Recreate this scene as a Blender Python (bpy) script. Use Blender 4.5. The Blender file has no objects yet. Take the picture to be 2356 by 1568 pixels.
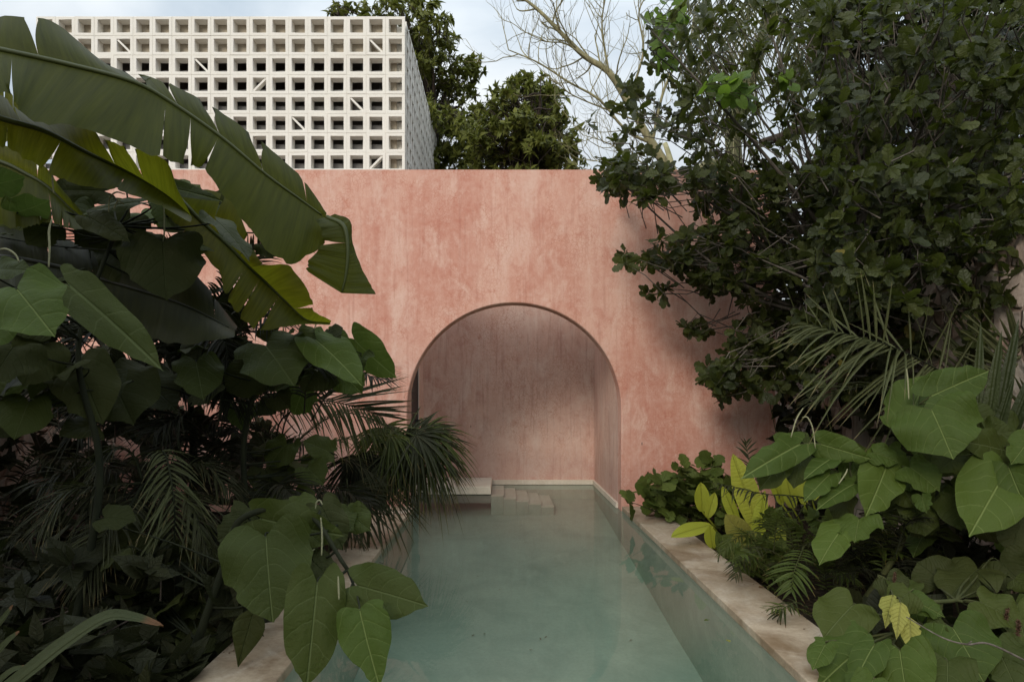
import bpy, math, random
import numpy as np
from mathutils import Vector, Euler, Quaternion

# ------------------------------------------------------------------ camera, sky, sun, exposure
sc = bpy.context.scene
C = sc.collection
EYE = 1.6                                   # eye height above the pool coping (z = 0), metres
F = 1571.0                                  # focal length in units of a 2356 wide picture (24 mm)
VX, VY = 1157.0, 906.0                      # where the level line of sight lands in that picture
cam_d = bpy.data.cameras.new('camera')
cam = bpy.data.objects.new('camera', cam_d)
C.objects.link(cam)
cam.location = (0, 0, EYE)
cam.rotation_euler = (math.radians(90), 0, 0)
cam_d.sensor_width = 36
cam_d.lens = 36 * F / 2356
cam_d.shift_x = (1178 - VX) / 2356
cam_d.shift_y = (VY - 784) / 2356
cam_d.clip_end = 2000
sc.camera = cam

SUN_EL, SUN_AZ = math.radians(28), math.radians(205)       # azimuth clockwise from +Y: behind the camera, to its left
w = bpy.data.worlds.new('World')
sc.world = w
w.use_nodes = True
nt = w.node_tree
nt.nodes.clear()
def wn(t, **k):
    n = nt.nodes.new(t)
    for a, b in k.items():
        setattr(n, a, b)
    return n
sky = wn('ShaderNodeTexSky', sky_type='NISHITA', sun_disc=False, sun_elevation=SUN_EL, sun_rotation=SUN_AZ)
sky.air_density, sky.dust_density, sky.ozone_density = 1.0, 2.0, 1.0
tc = wn('ShaderNodeTexCoord')
mp = wn('ShaderNodeMapping')
mp.inputs['Scale'].default_value = (1.0, 1.0, 1.9)
noi = wn('ShaderNodeTexNoise')
noi.inputs['Scale'].default_value = 2.1
noi.inputs['Detail'].default_value = 6
noi.inputs['Roughness'].default_value = 0.5
noi.inputs['Distortion'].default_value = 0.35
rmp = wn('ShaderNodeValToRGB')
rmp.color_ramp.elements[0].position = 0.36
rmp.color_ramp.elements[0].color = (0.62, 0.62, 0.62, 1)
rmp.color_ramp.elements[1].position = 0.66
rmp.color_ramp.elements[1].color = (0.97, 0.97, 0.97, 1)
cloud = wn('ShaderNodeValToRGB')
cloud.color_ramp.elements[0].position = 0.35
cloud.color_ramp.elements[0].color = (6.6, 7.5, 8.1, 1)
cloud.color_ramp.elements[1].position = 0.70
cloud.color_ramp.elements[1].color = (9.4, 9.6, 9.7, 1)
mixc = wn('ShaderNodeMix', data_type='RGBA')
bg = wn('ShaderNodeBackground')
bg.inputs['Strength'].default_value = 0.115
out = wn('ShaderNodeOutputWorld')
L = nt.links.new
L(tc.outputs['Generated'], mp.inputs['Vector'])
L(mp.outputs['Vector'], noi.inputs['Vector'])
L(noi.outputs['Fac'], rmp.inputs['Fac'])
L(noi.outputs['Fac'], cloud.inputs['Fac'])
L(rmp.outputs['Color'], mixc.inputs[0])
L(sky.outputs['Color'], mixc.inputs[6])
L(cloud.outputs['Color'], mixc.inputs[7])
# an overcast sky is about three times as bright overhead as at the horizon
spl = wn('ShaderNodeSeparateXYZ')
L(tc.outputs['Generated'], spl.inputs[0])
grd = wn('ShaderNodeMath', operation='MULTIPLY_ADD', use_clamp=True)
grd.inputs[1].default_value = 0.80
grd.inputs[2].default_value = 0.19
L(spl.outputs[2], grd.inputs[0])
mul = wn('ShaderNodeMix', data_type='RGBA', blend_type='MULTIPLY')
mul.inputs[0].default_value = 1.0
L(mixc.outputs[2], mul.inputs[6])
L(grd.outputs[0], mul.inputs[7])
L(mul.outputs[2], bg.inputs['Color'])
L(bg.outputs['Background'], out.inputs['Surface'])

sun_d = bpy.data.lights.new('sun', 'SUN')
sun_d.energy = 0.9
sun_d.angle = math.radians(21)
sun_d.color = (1.0, 0.93, 0.82)
sun = bpy.data.objects.new('sun', sun_d)
C.objects.link(sun)
sv = Vector((math.sin(SUN_AZ) * math.cos(SUN_EL), math.cos(SUN_AZ) * math.cos(SUN_EL), math.sin(SUN_EL)))
sun.location = sv * 30
sun.rotation_euler = sv.to_track_quat('Z', 'Y').to_euler()

vs = sc.view_settings
vs.view_transform = 'Standard'
vs.look = 'None'
vs.exposure = 1.0
vs.gamma = 1.0
vs.use_curve_mapping = False
sc.cycles.max_bounces = 8
sc.cycles.diffuse_bounces = 3
sc.cycles.glossy_bounces = 3
sc.cycles.transmission_bounces = 4
sc.cycles.transparent_max_bounces = 8

# ------------------------------------------------------------------ helpers
RNG = np.random.default_rng(7)
R = random.Random(11)

def P(x, y, d):
    """the point d metres in front of the camera plane seen at (x, y) of the 2356 wide picture"""
    return np.array([(x - VX) * d / F, d, EYE - (y - VY) * d / F])

def nrm(a):
    a = np.asarray(a, float)
    return a / np.maximum(np.linalg.norm(a, axis=-1, keepdims=True), 1e-9)

def catmull(pts, n):
    p = np.asarray(pts, float)
    k = len(p)
    if k == 2:
        t = np.linspace(0, 1, n)[:, None]
        return p[0] * (1 - t) + p[1] * t
    q = np.vstack([2 * p[0] - p[1], p, 2 * p[-1] - p[-2]])
    u = np.linspace(0, k - 1 - 1e-9, n)
    i = u.astype(int)
    t = (u - i)[:, None]
    a, b, c, d = q[i], q[i + 1], q[i + 2], q[i + 3]
    return 0.5 * (2 * b + (c - a) * t + (2 * a - 5 * b + 4 * c - d) * t ** 2 + (3 * b - a - 3 * c + d) * t ** 3)

LOC = {}
class MB:
    def __init__(s):
        s.v, s.f, s.uv, s.n = [], [], [], 0
    def add(s, v, f, uv=None):
        v = np.asarray(v, float).reshape(-1, 3)
        if uv is None:
            uv = np.zeros((len(v), 2))
        s.v.append(v)
        s.uv.append(np.asarray(uv, float).reshape(-1, 2))
        if isinstance(f, np.ndarray):
            s.f.extend((f + s.n).tolist())
        else:
            n = s.n
            s.f.extend([[i + n for i in q] for q in f])
        s.n += len(v)
    def quad(s, a, b, c, d):
        s.add([a, b, c, d], [[0, 1, 2, 3]])
    def box(s, x0, x1, y0, y1, z0, z1):
        v = [(x, y, z) for z in (z0, z1) for y in (y0, y1) for x in (x0, x1)]
        s.add(v, [[0, 2, 3, 1], [4, 5, 7, 6], [0, 1, 5, 4], [2, 6, 7, 3], [0, 4, 6, 2], [1, 3, 7, 5]])
    def tube(s, pts, r, k=6, n=None, cap=True):
        pts = np.asarray(pts, float)
        if n:
            pts = catmull(pts, n)
        m = len(pts)
        r = np.interp(np.linspace(0, 1, m), np.linspace(0, 1, len(np.atleast_1d(r))), np.atleast_1d(r)) if np.ndim(r) else np.full(m, r)
        t = nrm(np.gradient(pts, axis=0))
        ref = np.array([0.31, 0.17, 0.93]) if abs(t[m // 2][2]) < 0.85 else np.array([0.9, 0.3, 0.1])
        a = nrm(np.cross(t, ref))
        b = np.cross(t, a)
        th = np.linspace(0, 2 * math.pi, k, endpoint=False)
        ring = pts[:, None, :] + r[:, None, None] * (np.cos(th)[None, :, None] * a[:, None, :] + np.sin(th)[None, :, None] * b[:, None, :])
        L_ = np.concatenate([[0], np.cumsum(np.linalg.norm(np.diff(pts, axis=0), axis=1))])
        uv = np.stack(np.broadcast_arrays(th[None, :] / 6.283, L_[:, None]), -1)
        f = []
        for i in range(m - 1):
            for j in range(k):
                j2 = (j + 1) % k
                f.append([i * k + j, i * k + j2, (i + 1) * k + j2, (i + 1) * k + j])
        if cap:
            f.append(list(range(k))[::-1])
            f.append([(m - 1) * k + j for j in range(k)])
        s.add(ring.reshape(-1, 3), f, uv.reshape(-1, 2))
    def build(s, name, mat, parent=None, smooth=True, loc=None):
        v = np.concatenate(s.v) if s.v else np.zeros((0, 3))
        base = np.zeros(3)
        if parent is not None:
            base = LOC.get(parent.name, np.zeros(3))
        elif loc is not None:
            base = np.asarray(loc, float)
        me = bpy.data.meshes.new(name)
        me.from_pydata((v - base).tolist(), [], s.f)
        uvl = me.uv_layers.new(name='uv')
        idx = np.empty(len(me.loops), dtype=np.int32)
        me.loops.foreach_get('vertex_index', idx)
        uv = np.concatenate(s.uv)
        uvl.data.foreach_set('uv', uv[idx].ravel())
        if smooth:
            me.polygons.foreach_set('use_smooth', [True] * len(me.polygons))
        me.materials.append(mat)
        me.update()
        o = bpy.data.objects.new(name, me)
        C.objects.link(o)
        LOC[o.name] = base
        if parent is not None:
            o.parent = parent
        elif loc is not None:
            o.location = base
        return o

def tag(o, label=None, cat=None, group=None, kind=None):
    for k, v in (('label', label), ('category', cat), ('group', group), ('kind', kind)):
        if v:
            o[k] = v
    return o

def thing(name, loc, label, cat, group=None):
    o = bpy.data.objects.new(name, None)
    o.empty_display_size = 0.2
    C.objects.link(o)
    o.location = loc
    LOC[o.name] = np.asarray(loc, float)
    return tag(o, label, cat, group)

# ------------------------------------------------------------------ materials
class Mat:
    def __init__(s, name):
        s.m = bpy.data.materials.new(name)
        s.m.use_nodes = True
        s.t = s.m.node_tree
        s.t.nodes.clear()
        s.out = s.n('ShaderNodeOutputMaterial')
    def n(s, t, **k):
        n = s.t.nodes.new(t)
        for a, b in k.items():
            if a.startswith('i_'):
                n.inputs[a[2:].replace('_', ' ')].default_value = b
            else:
                setattr(n, a, b)
        return n
    def l(s, a, b):
        s.t.links.new(a, b)
    def val(s, sock, v):
        if hasattr(v, 'is_output'):
            s.l(v, sock)
        else:
            sock.default_value = v
    def math(s, op, a, b=0.0, c=None, clamp=False):
        n = s.n('ShaderNodeMath', operation=op, use_clamp=clamp)
        s.val(n.inputs[0], a)
        s.val(n.inputs[1], b)
        if c is not None:
            s.val(n.inputs[2], c)
        return n.outputs[0]
    def mix(s, f, a, b, blend='MIX'):
        n = s.n('ShaderNodeMix', data_type='RGBA', blend_type=blend)
        s.val(n.inputs[0], f)
        for i, v in ((6, a), (7, b)):
            s.val(n.inputs[i], v if hasattr(v, 'is_output') else (tuple(v) + (1,))[:4])
        return n.outputs[2]
    def ramp(s, f, *stops):
        n = s.n('ShaderNodeValToRGB')
        cr = n.color_ramp
        while len(cr.elements) < len(stops):
            cr.elements.new(0.5)
        for e, (p, c) in zip(cr.elements, stops):
            e.position = p
            e.color = (c, c, c, 1) if not hasattr(c, '__len__') else tuple(c) + (1,)
        s.l(f, n.inputs[0])
        return n.outputs[0]
    def coord(s, scale=(1, 1, 1), kind='Object', loc=(0, 0, 0)):
        t = s.n('ShaderNodeTexCoord')
        m = s.n('ShaderNodeMapping')
        m.inputs['Scale'].default_value = scale
        m.inputs['Location'].default_value = loc
        s.l(t.outputs[kind], m.inputs[0])
        return m.outputs[0]
    def noise(s, vec, scale, detail=4, rough=0.5, dist=0.0):
        n = s.n('ShaderNodeTexNoise')
        s.l(vec, n.inputs['Vector'])
        n.inputs['Scale'].default_value = scale
        n.inputs['Detail'].default_value = detail
        n.inputs['Roughness'].default_value = rough
        n.inputs['Distortion'].default_value = dist
        return n.outputs['Fac']
    def voro(s, vec, scale, feature='F1', rnd=1.0):
        n = s.n('ShaderNodeTexVoronoi', feature=feature)
        s.l(vec, n.inputs['Vector'])
        n.inputs['Scale'].default_value = scale
        n.inputs['Randomness'].default_value = rnd
        return n
    def bump(s, h, strength=0.3, dist=0.02, normal=None):
        n = s.n('ShaderNodeBump')
        n.inputs['Strength'].default_value = strength
        n.inputs['Distance'].default_value = dist
        s.l(h, n.inputs['Height'])
        if normal is not None:
            s.l(normal, n.inputs['Normal'])
        return n.outputs[0]
    def pbr(s, col, rough=0.8, spec=0.3, normal=None):
        b = s.n('ShaderNodeBsdfPrincipled')
        s.val(b.inputs['Base Color'], col if hasattr(col, 'is_output') else tuple(col) + (1,))
        s.val(b.inputs['Roughness'], rough)
        s.val(b.inputs['Specular IOR Level'], spec)
        if normal is not None:
            s.l(normal, b.inputs['Normal'])
        return b.outputs[0]
    def end(s, shader):
        s.l(shader, s.out.inputs['Surface'])
        return s.m

def plaster(name, base, light, dark, streak=1.0):
    m = Mat(name)
    co = m.coord()
    big = m.noise(m.coord((1, 1, .5)), 0.8, 6, 0.62, 0.7)
    st = m.noise(m.coord((1.7, 1.7, 0.26)), 1.9, 9, 0.68, 0.5)
    fine = m.noise(co, 11, 7, 0.72)
    grain = m.noise(co, 38, 5, 0.7)
    drip = m.noise(m.coord((8, 8, 0.45)), 2.0, 6, 0.62, 0.2)
    mott = m.noise(m.coord((1, 1, .7)), 4.5, 9, 0.75, 0.5)
    bl = (light[0] * 1.06, light[1] * 1.2, light[2] * 1.25)
    c = m.mix(m.ramp(st, (0.34, 0), (0.66, 1)), base, light)
    c = m.mix(m.math('MULTIPLY', m.ramp(big, (0.46, 0), (0.66, 1)), 0.7), c, dark)
    c = m.mix(m.math('MULTIPLY', m.ramp(mott, (0.49, 0), (0.64, 1)), 0.55), c, dark)
    c = m.mix(m.math('MULTIPLY', m.ramp(m.noise(m.coord((1.1, 1.1, .6), loc=(5, 0, 3)), 2.6, 10, 0.74, 0.5), (0.50, 0), (0.66, 1)), 0.75), c, bl)
    c = m.mix(m.math('MULTIPLY', m.ramp(drip, (0.54, 0), (0.70, 1)), 0.5 * streak), c, (dark[0] * .85, dark[1] * .8, dark[2] * .8))
    c = m.mix(m.math('MULTIPLY', m.ramp(m.noise(m.coord((6, 6, 0.5), loc=(2, 0, 7)), 2.2, 6, 0.62), (0.56, 0), (0.72, 1)), 0.4 * streak), c, bl)
    cr = m.voro(m.coord((1, 1, 0.85)), 21, 'DISTANCE_TO_EDGE')
    crm = m.math('MULTIPLY', m.ramp(cr.outputs['Distance'], (0.0, 1), (0.075, 0)), m.ramp(m.noise(co, 1.5, 5, .6), (0.46, 0), (0.60, 0.75)))
    c = m.mix(crm, c, (dark[0] * .95, dark[1] * .85, dark[2] * .75))
    cr2 = m.voro(m.coord((1, 1, 0.9), loc=(9, 2, 4)), 42, 'DISTANCE_TO_EDGE')
    c = m.mix(m.math('MULTIPLY', m.ramp(cr2.outputs['Distance'], (0.0, 1), (0.10, 0)), m.ramp(m.noise(co, 2.3, 4, .6), (0.50, 0), (0.62, 0.5))), c, bl)
    c = m.mix(m.math('MULTIPLY', m.ramp(fine, (0.45, 0.0), (0.68, 1)), 0.35), c, bl)
    c = m.mix(m.math('MULTIPLY', m.ramp(grain, (0.5, 0.0), (0.7, 1)), 0.28), c, dark)
    z = m.n('ShaderNodeSeparateXYZ')
    m.l(co, z.inputs[0])
    rise = m.math('SUBTRACT', 1.0, m.math('MULTIPLY', m.math('SUBTRACT', z.outputs[2], m.math('MULTIPLY', st, 0.7)), 3.0), clamp=True)
    c = m.mix(m.math('MULTIPLY', rise, 0.35), c, (dark[0] * .75, dark[1] * .8, dark[2] * .85))
    # small scratches and chips
    sp = m.voro(m.coord((1, 1, 0.42), loc=(3, 1, 2)), 2.4)
    c = m.mix(m.math('MULTIPLY', m.ramp(sp.outputs['Distance'], (0.014, 1), (0.03, 0)), 0.75), c, (0.06, 0.035, 0.025))
    sp2 = m.voro(m.coord((1, 1, 0.8), loc=(1, 5, 2)), 7)
    c = m.mix(m.math('MULTIPLY', m.ramp(sp2.outputs['Distance'], (0.03, 1), (0.06, 0)), 0.5), c, (dark[0] * .6, dark[1] * .6, dark[2] * .6))
    h = m.math('ADD', m.math('MULTIPLY', fine, 0.6), m.math('MULTIPLY', grain, 0.3))
    h = m.math('ADD', h, m.math('MULTIPLY', big, 1.5))
    h = m.math('SUBTRACT', h, m.math('MULTIPLY', crm, 0.3))
    return m.end(m.pbr(c, 0.85, 0.2, m.bump(h, 0.35, 0.012)))

def concrete(name, base, stain, white, scale=1.0, bumpy=0.3):
    m = Mat(name)
    co = m.coord()
    a = m.noise(co, 1.6 * scale, 7, 0.62, 0.6)
    b = m.noise(m.coord((1, .6, 1), loc=(4, 2, 0)), 3.4 * scale, 6, 0.6, 0.8)
    f = m.noise(co, 30, 5, 0.7)
    c = m.mix(m.ramp(a, (0.42, 0), (0.66, 1)), base, stain)
    c = m.mix(m.math('MULTIPLY', m.ramp(b, (0.50, 0), (0.75, 1)), 0.7), c, white)
    c = m.mix(m.math('MULTIPLY', m.ramp(f, (0.4, 0), (0.7, 1)), 0.35), c, (stain[0] * .8, stain[1] * .8, stain[2] * .8))
    sp = m.ramp(m.voro(co, 22).outputs['Distance'], (0.05, 1), (0.10, 0))
    c = m.mix(m.math('MULTIPLY', sp, m.math('MULTIPLY', m.ramp(m.noise(co, 3), (0.5, 0), (0.6, 1)), 0.6)), c, (0.05, 0.04, 0.03))
    h = m.math('ADD', f, m.math('MULTIPLY', a, 0.5))
    return m.end(m.pbr(c, 0.75, 0.3, m.bump(h, bumpy, 0.006)))

def leafmat(name, c0, c1, vein, N=9, slope=0.7, curve=0.35, rough=0.45, spec=0.35, trans=0.22, tcol=None, vs=0.5, spots=0.0, edge=None, old=0.0):
    m = Mat(name)
    u = m.n('ShaderNodeUVMap', uv_map='uv')
    s = m.n('ShaderNodeSeparateXYZ')
    m.l(u.outputs[0], s.inputs[0])
    ax = m.math('ABSOLUTE', m.math('SUBTRACT', s.outputs[0], 0.5))
    y = s.outputs[1]
    ph = m.math('MULTIPLY', m.math('ADD', m.math('SUBTRACT', y, m.math('MULTIPLY', ax, slope)), m.math('MULTIPLY', m.math('MULTIPLY', ax, ax), -abs(curve))), N)
    ph = m.math('ADD', ph, m.math('MULTIPLY', m.noise(m.coord(), 5, 2), 0.9))
    tri = m.math('MULTIPLY', m.math('ABSOLUTE', m.math('SUBTRACT', m.math('FRACT', ph), 0.5)), 2.0)
    sec = m.ramp(tri, (0.93, 0), (0.985, 1))
    mid = m.ramp(ax, (0.006, 1), (0.016, 0))
    vn = m.math('MAXIMUM', m.math('MULTIPLY', sec, 0.5), m.math('MULTIPLY', mid, 0.9))
    g = m.n('ShaderNodeNewGeometry')
    co = m.coord()
    oi = m.n('ShaderNodeObjectInfo')
    rnd = m.math('FRACT', m.math('ADD', g.outputs['Random Per Island'], oi.outputs['Random']))
    c = m.mix(m.math('POWER', rnd, 1.7), c0, c1)
    if old:
        c = m.mix(m.math('GREATER_THAN', rnd, 1 - old), c, (0.17, 0.14, 0.03))
    c = m.mix(m.math('MULTIPLY', m.noise(co, 7, 4, 0.6), 0.45), c, (c0[0] * 1.5, c0[1] * 1.4, c0[2] * 1.2))
    if spots:
        dv = m.voro(co, 30)
        c = m.mix(m.math('MULTIPLY', m.ramp(dv.outputs['Distance'], (0.06, 1), (0.12, 0)), m.ramp(m.noise(co, 4, 3), (0.5, 0), (0.58, min(1, spots * 5)))), c, (0.07, 0.05, 0.02))
        c = m.mix(m.math('MULTIPLY', m.ramp(m.noise(co, 16, 4, 0.7), (0.62, 0), (0.72, 1)), spots), c, (0.10, 0.075, 0.03))
    if edge:
        c = m.mix(m.ramp(m.math('ADD', y, m.math('MULTIPLY', m.noise(co, 10), 0.2)), (0.95, 0), (1.12, 1)), c, edge)
    c = m.mix(m.math('MULTIPLY', vn, vs), c, vein)
    c = m.mix(m.math('MULTIPLY', g.outputs['Backfacing'], 0.35), c, (c1[0] * 1.3 + .01, c1[1] * 1.25 + .01, c1[2] * 1.3 + .015))
    quil = m.math('SUBTRACT', 1.0, m.math('POWER', tri, 5.0))
    h = m.math('ADD', m.math('MULTIPLY', quil, 0.22), m.math('MULTIPLY', m.noise(co, 42, 4, 0.65), 0.55))
    h = m.math('SUBTRACT', h, m.math('MULTIPLY', mid, 0.5))
    nb = m.bump(h, 0.9, 0.014)
    b = m.pbr(c, m.math('ADD', rough - 0.06, m.math('MULTIPLY', m.noise(co, 9, 3), 0.2)), spec * 0.5, nb)
    t = m.n('ShaderNodeBsdfTranslucent')
    tcol = tcol or (c1[0] * 2.2, c1[1] * 2.2, c1[2] * 0.9)
    m.val(t.inputs[0], m.mix(m.math('MULTIPLY', vn, 0.3), tcol, (tcol[0] * 1.3, tcol[1] * 1.2, tcol[2])))
    mx = m.n('ShaderNodeMixShader')
    mx.inputs[0].default_value = trans
    m.l(b, mx.inputs[1])
    m.l(t.outputs[0], mx.inputs[2])
    return m.end(mx.outputs[0])

def bark(name, c0, c1, sc_=14, stretch=0.25):
    m = Mat(name)
    co = m.coord((1, 1, stretch))
    a = m.noise(co, sc_, 6, 0.65, 0.4)
    c = m.mix(m.ramp(a, (0.35, 0), (0.65, 1)), c0, c1)
    c = m.mix(m.math('MULTIPLY', m.ramp(m.noise(m.coord(), 3, 4), (0.5, 0), (0.7, 1)), 0.5), c, (c1[0] * 1.25, c1[1] * 1.25, c1[2] * 1.2))
    return m.end(m.pbr(c, 0.85, 0.2, m.bump(a, 0.5, 0.01)))

M_PINK = plaster('pink_lime_plaster', (0.60, 0.305, 0.230), (0.68, 0.42, 0.335), (0.50, 0.195, 0.138))
M_NICHE = plaster('mauve_lime_plaster', (0.66, 0.43, 0.345), (0.71, 0.50, 0.415), (0.50, 0.27, 0.215), 1.3)
M_COPING = concrete('weathered_coping', (0.41, 0.335, 0.24), (0.185, 0.125, 0.07), (0.54, 0.48, 0.39), 1.15)
M_SLAB = concrete('pale_slab', (0.66, 0.60, 0.50), (0.56, 0.49, 0.39), (0.72, 0.67, 0.58))
M_WHITE = concrete('white_painted_block', (0.83, 0.805, 0.74), (0.79, 0.76, 0.69), (0.84, 0.82, 0.77), 0.6, 0.12)
M_BEIGE = concrete('beige_render', (0.44, 0.385, 0.30), (0.34, 0.285, 0.21), (0.52, 0.47, 0.39), 1.5)
M_BASIN = concrete('grey_green_pool_plaster', (0.32, 0.335, 0.265), (0.235, 0.265, 0.21), (0.38, 0.385, 0.305), 0.7, 0.1)
M_STEP = concrete('pale_pool_step', (0.50, 0.46, 0.37), (0.42, 0.38, 0.30), (0.55, 0.51, 0.42))

def simple(name, col, rough=0.7, spec=0.3):
    m = Mat(name)
    n = m.noise(m.coord(), 5, 5, 0.6)
    c = m.mix(n, (col[0] * .75, col[1] * .75, col[2] * .75), (col[0] * 1.25, col[1] * 1.25, col[2] * 1.25))
    return m.end(m.pbr(c, rough, spec))
M_DARKROOM = simple('dark_interior', (0.11, 0.09, 0.075))
M_GREYSILL = simple('grey_sill', (0.16, 0.155, 0.15))
M_DOOR = simple('black_steel', (0.012, 0.012, 0.013), 0.45, 0.4)
M_SPIKE = bark('cream_flower_spike', (0.20, 0.205, 0.11), (0.33, 0.32, 0.20), 160, 0.6)
M_REDSPIKE = simple('dry_brown_spike', (0.075, 0.042, 0.024), 0.85)

def soil():
    m = Mat('dark_soil')
    co = m.coord()
    a = m.noise(co, 6, 8, 0.7)
    v = m.voro(co, 14)
    c = m.mix(m.ramp(a, (0.35, 0), (0.65, 1)), (0.014, 0.011, 0.008), (0.045, 0.033, 0.022))
    c = m.mix(m.ramp(v.outputs['Distance'], (0.2, 0.5), (0.5, 0)), c, (0.06, 0.04, 0.025))
    return m.end(m.pbr(c, 0.95, 0.1, m.bump(m.math('ADD', a, v.outputs['Distance']), 0.8, 0.05)))
M_SOIL = soil()

def rubble():
    m = Mat('rubble_stone')
    co = m.coord()
    wv = m.n('ShaderNodeVectorMath', operation='ADD')
    m.l(co, wv.inputs[0])
    ns = m.n('ShaderNodeTexNoise')
    m.l(co, ns.inputs['Vector'])
    ns.inputs['Scale'].default_value = 2.5
    sc2 = m.n('ShaderNodeVectorMath', operation='SCALE')
    sc2.inputs['Scale'].default_value = 0.25
    m.l(ns.outputs['Color'], sc2.inputs[0])
    m.l(sc2.outputs[0], wv.inputs[1])
    e = m.voro(wv.outputs[0], 3.6, 'DISTANCE_TO_EDGE')
    v = m.voro(wv.outputs[0], 3.6)
    sepc = m.n('ShaderNodeSeparateColor')
    m.l(v.outputs['Color'], sepc.inputs[0])
    c = m.mix(sepc.outputs[0], (0.30, 0.25, 0.20), (0.45, 0.30, 0.24))
    c = m.mix(m.math('MULTIPLY', sepc.outputs[1], 0.6), c, (0.50, 0.47, 0.42))
    c = m.mix(m.math('MULTIPLY', m.ramp(m.noise(co, 10, 6, 0.7), (0.45, 0), (0.65, 1)), 0.5), c, (0.20, 0.15, 0.11))
    j = m.ramp(e.outputs['Distance'], (0.02, 1), (0.08, 0))
    c = m.mix(j, c, (0.30, 0.22, 0.17))
    h = m.math('SUBTRACT', m.math('MULTIPLY', m.noise(co, 18, 4), 0.3), j)
    return m.end(m.pbr(c, 0.9, 0.2, m.bump(h, 0.8, 0.04)))
M_RUBBLE = rubble()

def water():
    m = Mat('pool_water')
    g = m.n('ShaderNodeNewGeometry')
    dt = m.n('ShaderNodeVectorMath', operation='DOT_PRODUCT')
    co = m.coord((1, 0.55, 1))
    nb = m.bump(m.noise(co, 5.0, 3, 0.5, 0.3), 0.035, 0.02)
    m.l(g.outputs['Incoming'], dt.inputs[0])
    m.l(g.outputs['Normal'], dt.inputs[1])
    cth = m.math('ABSOLUTE', dt.outputs['Value'])
    sch = m.math('MULTIPLY_ADD', m.math('POWER', m.math('SUBTRACT', 1.0, cth), 5.0), 0.72, 0.022)
    tr = m.n('ShaderNodeBsdfTransparent')
    tr.inputs[0].default_value = (0.97, 0.985, 0.98, 1)
    gl = m.n('ShaderNodeBsdfGlossy')
    gl.inputs['Roughness'].default_value = 0.03
    m.l(nb, gl.inputs['Normal'])
    mx = m.n('ShaderNodeMixShader')
    m.l(sch, mx.inputs[0])
    m.l(tr.outputs[0], mx.inputs[1])
    m.l(gl.outputs[0], mx.inputs[2])
    va = m.n('ShaderNodeVolumeAbsorption')
    va.inputs['Color'].default_value = (0.46, 0.80, 0.73, 1)
    va.inputs['Density'].default_value = 0.26
    m.l(va.outputs[0], m.out.inputs['Volume'])
    return m.end(mx.outputs[0])
M_WATER = water()

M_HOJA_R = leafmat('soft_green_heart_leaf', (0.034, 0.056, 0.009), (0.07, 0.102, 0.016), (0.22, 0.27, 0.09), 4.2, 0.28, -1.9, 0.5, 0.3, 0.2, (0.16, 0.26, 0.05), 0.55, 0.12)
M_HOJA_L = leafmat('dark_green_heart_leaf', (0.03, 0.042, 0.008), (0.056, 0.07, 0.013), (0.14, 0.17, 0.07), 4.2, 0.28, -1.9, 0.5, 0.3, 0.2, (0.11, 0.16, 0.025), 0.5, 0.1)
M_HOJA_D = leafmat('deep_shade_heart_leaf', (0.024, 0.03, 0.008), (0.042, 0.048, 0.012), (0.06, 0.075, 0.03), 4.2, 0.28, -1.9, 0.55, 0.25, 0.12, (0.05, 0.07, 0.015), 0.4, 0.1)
M_YELLOW = leafmat('yellowing_leaf', (0.20, 0.21, 0.05), (0.26, 0.25, 0.06), (0.34, 0.32, 0.12), 9, 0.7, 0.3, 0.5, 0.3, 0.2, (0.3, 0.3, 0.05), 0.4, 0.2)
M_LIME = leafmat('lime_strap_leaf', (0.26, 0.3, 0.03), (0.36, 0.38, 0.06), (0.12, 0.13, 0.03), 22, 0.25, 0.1, 0.4, 0.4, 0.25, (0.45, 0.5, 0.05), 0.3, 0.08)
M_VINE = leafmat('bright_vine_leaf', (0.06, 0.11, 0.018), (0.1, 0.155, 0.028), (0.2, 0.3, 0.06), 6, 0.8, 0.4, 0.4, 0.35, 0.35, (0.25, 0.42, 0.04), 0.4)
M_BUSH = leafmat('mid_green_bush_leaf', (0.055, 0.08, 0.016), (0.1, 0.13, 0.028), (0.12, 0.15, 0.05), 6, 0.8, 0.4, 0.45, 0.35, 0.2, (0.14, 0.2, 0.04), 0.4, 0.1)
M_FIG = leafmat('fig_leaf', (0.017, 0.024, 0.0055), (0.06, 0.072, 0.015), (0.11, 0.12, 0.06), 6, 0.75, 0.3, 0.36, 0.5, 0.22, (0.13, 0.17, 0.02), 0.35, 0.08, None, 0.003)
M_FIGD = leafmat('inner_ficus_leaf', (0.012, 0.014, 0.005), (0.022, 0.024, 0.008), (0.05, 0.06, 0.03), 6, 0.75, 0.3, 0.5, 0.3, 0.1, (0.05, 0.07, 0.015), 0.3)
M_TREE = leafmat('lance_tree_leaf', (0.085, 0.1, 0.018), (0.185, 0.2, 0.04), (0.12, 0.14, 0.05), 8, 0.6, 0.2, 0.42, 0.4, 0.2, (0.18, 0.22, 0.035), 0.3)
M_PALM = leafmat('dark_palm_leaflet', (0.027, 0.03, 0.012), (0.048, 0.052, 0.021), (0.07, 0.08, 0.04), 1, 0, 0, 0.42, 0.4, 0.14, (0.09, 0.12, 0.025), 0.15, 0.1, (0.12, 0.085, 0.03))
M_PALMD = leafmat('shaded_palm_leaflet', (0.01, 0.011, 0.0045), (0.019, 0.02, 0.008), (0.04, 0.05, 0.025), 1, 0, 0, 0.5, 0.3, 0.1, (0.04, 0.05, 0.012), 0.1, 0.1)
M_PALMG = leafmat('grey_green_palm_leaflet', (0.052, 0.06, 0.024), (0.085, 0.094, 0.04), (0.13, 0.15, 0.08), 1, 0, 0, 0.45, 0.4, 0.16, (0.15, 0.19, 0.05), 0.15, 0.1, (0.16, 0.13, 0.06))
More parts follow.
